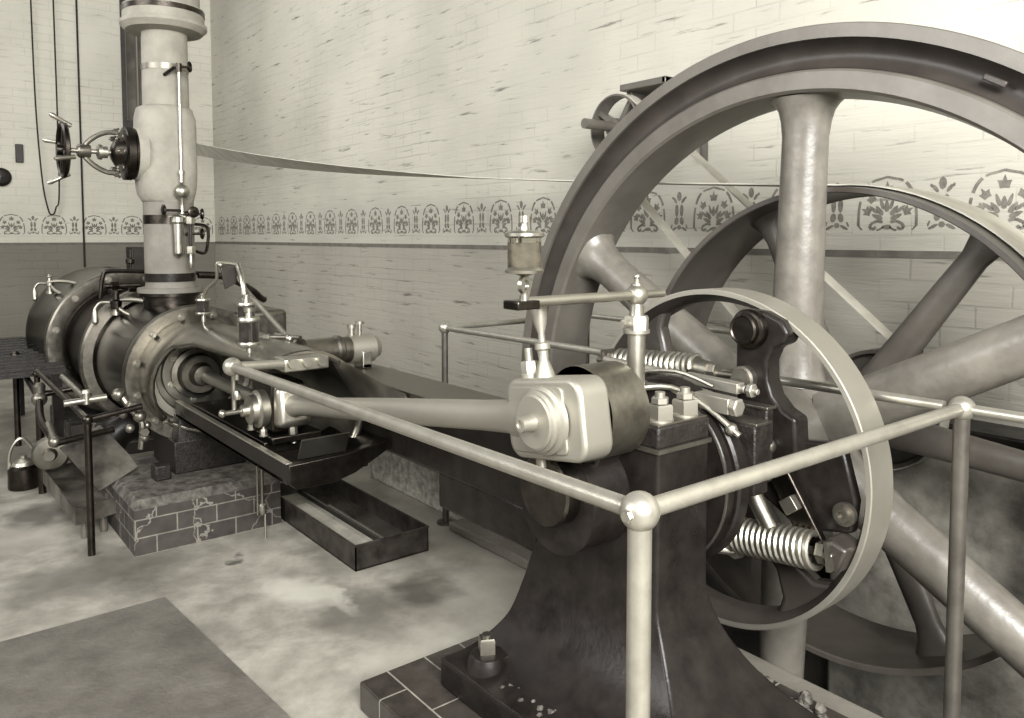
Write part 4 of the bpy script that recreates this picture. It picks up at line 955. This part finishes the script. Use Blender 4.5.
# ================================================================== LEFT SIDE PIPEWORK UNDER THE CYLINDERS
def pipe_frame(name, label, legs, bars, r=.018, m=DARKM, z=None):
    t = thing(name, label, 'pipe frame', (legs[0][0], legs[0][1], 0))
    for (x, y, z1) in legs: MB().cyl((x, y, 0), (x, y, z1), r, n=16).sphere((x, y, z1), r * 1.5, 14).obj('leg', m, t)
    for p in bars: MB().tube(p, r * .9, 12, smooth=4 if len(p) > 2 else 0).obj('bar', m, t)
    return t
t = pipe_frame('pipe_trestle', 'dark pipe trestle with bright cross bar left of the cylinders',
    [(.742, 4.34, .69), (.73, 5.95, .70)], [[(.742, 4.34, .69), (.73, 5.95, .72)], [(.742, 4.34, .69), (1.0, 4.36, .72)]])
MB().cyl((.68, 4.60, .735), (.88, 4.60, .745), .018, n=16).cyl((.785, 4.60, .745), (.75, 5.10, .80), .014, n=14).lathe([(0, .022), (.06, .018), (.06, .026), (.075, .02)], (.785, 4.60, .72), Zu, 12).obj('valve_lever', STEEL, t, label='bright steel lever bars')
b = MB()
for (x, y, z, r_) in ((.93, 4.55, .76, .035), (.98, 4.52, .70, .028), (1.02, 4.50, .64, .034), (.97, 4.50, .58, .024), (1.04, 4.50, .52, .028), (.94, 4.50, .66, .022), (1.06, 4.52, .58, .022)): b.sphere((x, y, z), r_, 12)
b.tube([(.93, 4.55, .78), (.98, 4.52, .68), (1.03, 4.5, .6), (1.02, 4.5, .46)], .016, 8, smooth=3); b.nut((.98, 4.49, .70), (0, -1, 0), .03, .03).nut((1.03, 4.47, .56), (0, -1, 0), .026, .03)
b.obj('drain_fittings', STEELW, t)
t = pipe_frame('pipe_stand', 'dark pipe stand with bright elbow joints at the far left', [(.695, 5.60, .62), (.72, 7.0, .70)], [[(.695, 5.60, .60), (.64, 5.1, .56), (.66, 4.75, .50)], [(.66, 4.75, .50), (.95, 4.80, .52)], [(.695, 5.60, .60), (.72, 7.0, .66)], [(.695, 5.60, .62), (.9, 5.60, .64)]], r=.022)
MB().sphere((.655, 4.76, .505), .032, 14).cyl((.655, 4.76, .50), (.66, 5.0, .55), .024).obj('elbow', STEELW, t)
MB().sphere((.69, 5.56, .60), .045, 14).lathe([(0, .03), (.06, .035), (.08, .02)], (.695, 5.58, .62), Zu, 14).obj('elbow', STEELW, t)
t = thing('grating_table', 'dark iron grating table at the left edge behind the pipe stand', 'table', (.63, 7.2, 0))
b = MB().box(.35, .92, 6.1, 8.3, .66, .70)
for k in range(12): b.box(.35, .92, 6.13 + .175 * k, 6.18 + .175 * k, .70, .715)
b.obj('table_top', BLACKR, t)
for (x, y) in ((.40, 6.15), (.87, 6.15), (.40, 8.2), (.87, 8.2)): MB().box(x - .03, x + .03, y - .03, y + .03, 0, .66).obj('leg', BLACK, t)
# sheet-metal chute and box tray
t = thing('floor_trough', 'low sheet iron trough lying open on the floor left of the brick block', 'trough', (.74, 4.7, 0))
p0 = [(.70, 4.50), (.91, 4.58), (.93, 5.50), (.68, 5.42)]
b = MB(); b.ringf([[(x, y, .115) for x, y in p0], [(x, y, .125) for x, y in p0]])
for i in range(4):
    a, c_ = V(p0[i]), V(p0[(i + 1) % 4]); dd = (c_ - a).normalized(); b.obox(((a.x + c_.x) / 2, (a.y + c_.y) / 2, .155), (dd.x, dd.y, 0), (c_ - a).length, .008, .085)
for x, y in ((.76, 4.62), (.86, 4.66), (.76, 5.3), (.86, 5.34)): b.cyl((x, y, 0), (x, y, .12), .02, n=10)
b.obj('trough_box', SHEET, t)
b = MB(); pts = []
for i in range(13):
    a = i / 12; pts.append((.60 + .46 * a, 4.78 - .1 * a, .50 - .20 * math.sin(a * PI * .5) - .03 * a))
b.strip([(.80, 4.90, .48), (.82, 4.86, .46), (.86, 4.79, .40), (.91, 4.72, .33), (.94, 4.66, .27)], [(.75, .25, .28)] * 5, .24, .012)
tag(b.obj('curved_sheet', SHEET, ang=60), 'bent dark sheet metal plate leaning beside the brick block', 'sheet metal')
b = MB().strip([(1.10, 4.32, .30), (1.02, 4.36, .36), (.96, 4.44, .45), (.95, 4.6, .50)], [(.7, .6, .0)] * 4, .22, .010)
t = thing('exhaust_elbow', 'large dark exhaust pipe elbow under the front cylinder', 'pipe', (1.0, 5.0, 0))
MB().tube([(1.25, 5.35, .42), (1.12, 5.35, .40), (1.04, 5.35, .32), (1.02, 5.35, .15), (1.02, 5.35, 0)], .10, 24, smooth=6).obj('elbow', BLACK, t)
MB().lathe([(0, .16), (.03, .16)], (1.02, 5.35, .0), Zu, 32).obj('floor_flange', BLACKR, t)
# oil can
t = thing('oil_can', 'small oil can with bright hoop handle on the floor at far left', 'oil can', (.62, 5.80, 0))
MB().lathe([(0, .085), (.01, .09), (.13, .088), (.15, .07), (.16, .03)], (.62, 5.80, 0), Zu, 32).obj('body', DARKM, t)
MB().lathe([(0, .075), (.03, .06), (.05, .02), (.07, .02)], (.62, 5.80, .14), Zu, 24).obj('lid', STEEL, t)
MB().tube([(.54, 5.80, .13), (.55, 5.80, .24), (.59, 5.80, .31), (.63, 5.80, .31), (.67, 5.80, .25)], .010, 8, smooth=5).obj('handle', STEEL, t)
# big cock wheel seen between legs
b = MB().lathe([(0, .10), (.03, .105), (.05, .09), (.06, .04), (.10, .03)], (.72, 5.35, .31), (-.3, -1, 0), 28)
tag(b.obj('drain_valve', STEELW), 'round valve end glinting between the legs of the pipe stand', 'valve')
# drain pipe from trough to floor in front of pier
t = thing('drain_pipe', 'thin upright drain pipe with cock in front of the brick block', 'pipe', (1.54, 4.10, 0))
MB().cyl((1.50, 4.02, .16), (1.50, 4.02, .46), .010, n=12).cyl((1.475, 4.02, .43), (1.475, 4.02, .13), .006, n=8).obj('pipe', STEELW, t)
MB().lathe([(0, .012), (.02, .02), (.05, .02), (.06, .012)], (1.50, 4.02, .13), Zu, 14).cyl((1.515, 4.02, .0), (1.515, 4.02, .13), .007, n=10).obj('cock', STEEL, t)
MB().tube([(1.50, 4.02, .46), (1.47, 4.03, .50), (1.30, 4.10, .56)], .009, 8, smooth=3).obj('feed_tube', DARKM, t)
# rail end oil drip
for (x, y, z) in ((1.42, 3.30, .70), (1.34, 3.45, .70)):
    pass

# ================================================================== LIGHT
def area(name, loc, target, sx, sy, power, v=1.0):
    l = bpy.data.lights.new(name, 'AREA'); l.shape = 'RECTANGLE'; l.size = sx; l.size_y = sy; l.energy = power; l.color = (1.0, .99, .965)
    o = bpy.data.objects.new(name, l); COL.objects.link(o); o.location = loc
    o.rotation_euler = (V(target) - V(loc)).to_track_quat('-Z', 'Y').to_euler()
    return o
area('window_daylight_left', (-3.8, 3.4, 3.6), (3.6, 4.2, 1.2), 4.0, 2.4, 270)
area('window_daylight_near', (-.2, -2.2, 3.3), (3.6, 2.2, .9), 3.2, 2.2, 880)
area('far_wall_fill', (.4, 7.6, 5.1), (3.9, 9.2, 2.6), 2.4, 5.0, 160)  # no roof window here, a lamp added to brighten the far upper walls
w = bpy.data.worlds.new('room_air'); bpy.context.scene.world = w; w.use_nodes = True
w.node_tree.nodes['Background'].inputs['Color'].default_value = (1.0, .985, .955, 1); w.node_tree.nodes['Background'].inputs['Strength'].default_value = .09

# ================================================================== CAMERA
cam = bpy.data.cameras.new('camera'); co = bpy.data.objects.new('camera', cam); COL.objects.link(co)
cam.sensor_width = 36; cam.lens = 783 / 1024 * 36; cam.shift_y = -76 / 1024; cam.clip_start = .05
yaw, pit = math.radians(38.46), math.atan(46 / 783)
fwd = V((math.sin(yaw) * math.cos(pit), math.cos(yaw) * math.cos(pit), -math.sin(pit)))
co.location = (0, 0, 1.6); co.rotation_euler = fwd.to_track_quat('-Z', 'Y').to_euler()
sc = bpy.context.scene; sc.camera = co
sc.view_settings.view_transform = 'Standard'; sc.view_settings.look = 'None'; sc.view_settings.gamma = 1; sc.view_settings.exposure = 0.12
sc.view_settings.use_curve_mapping = False
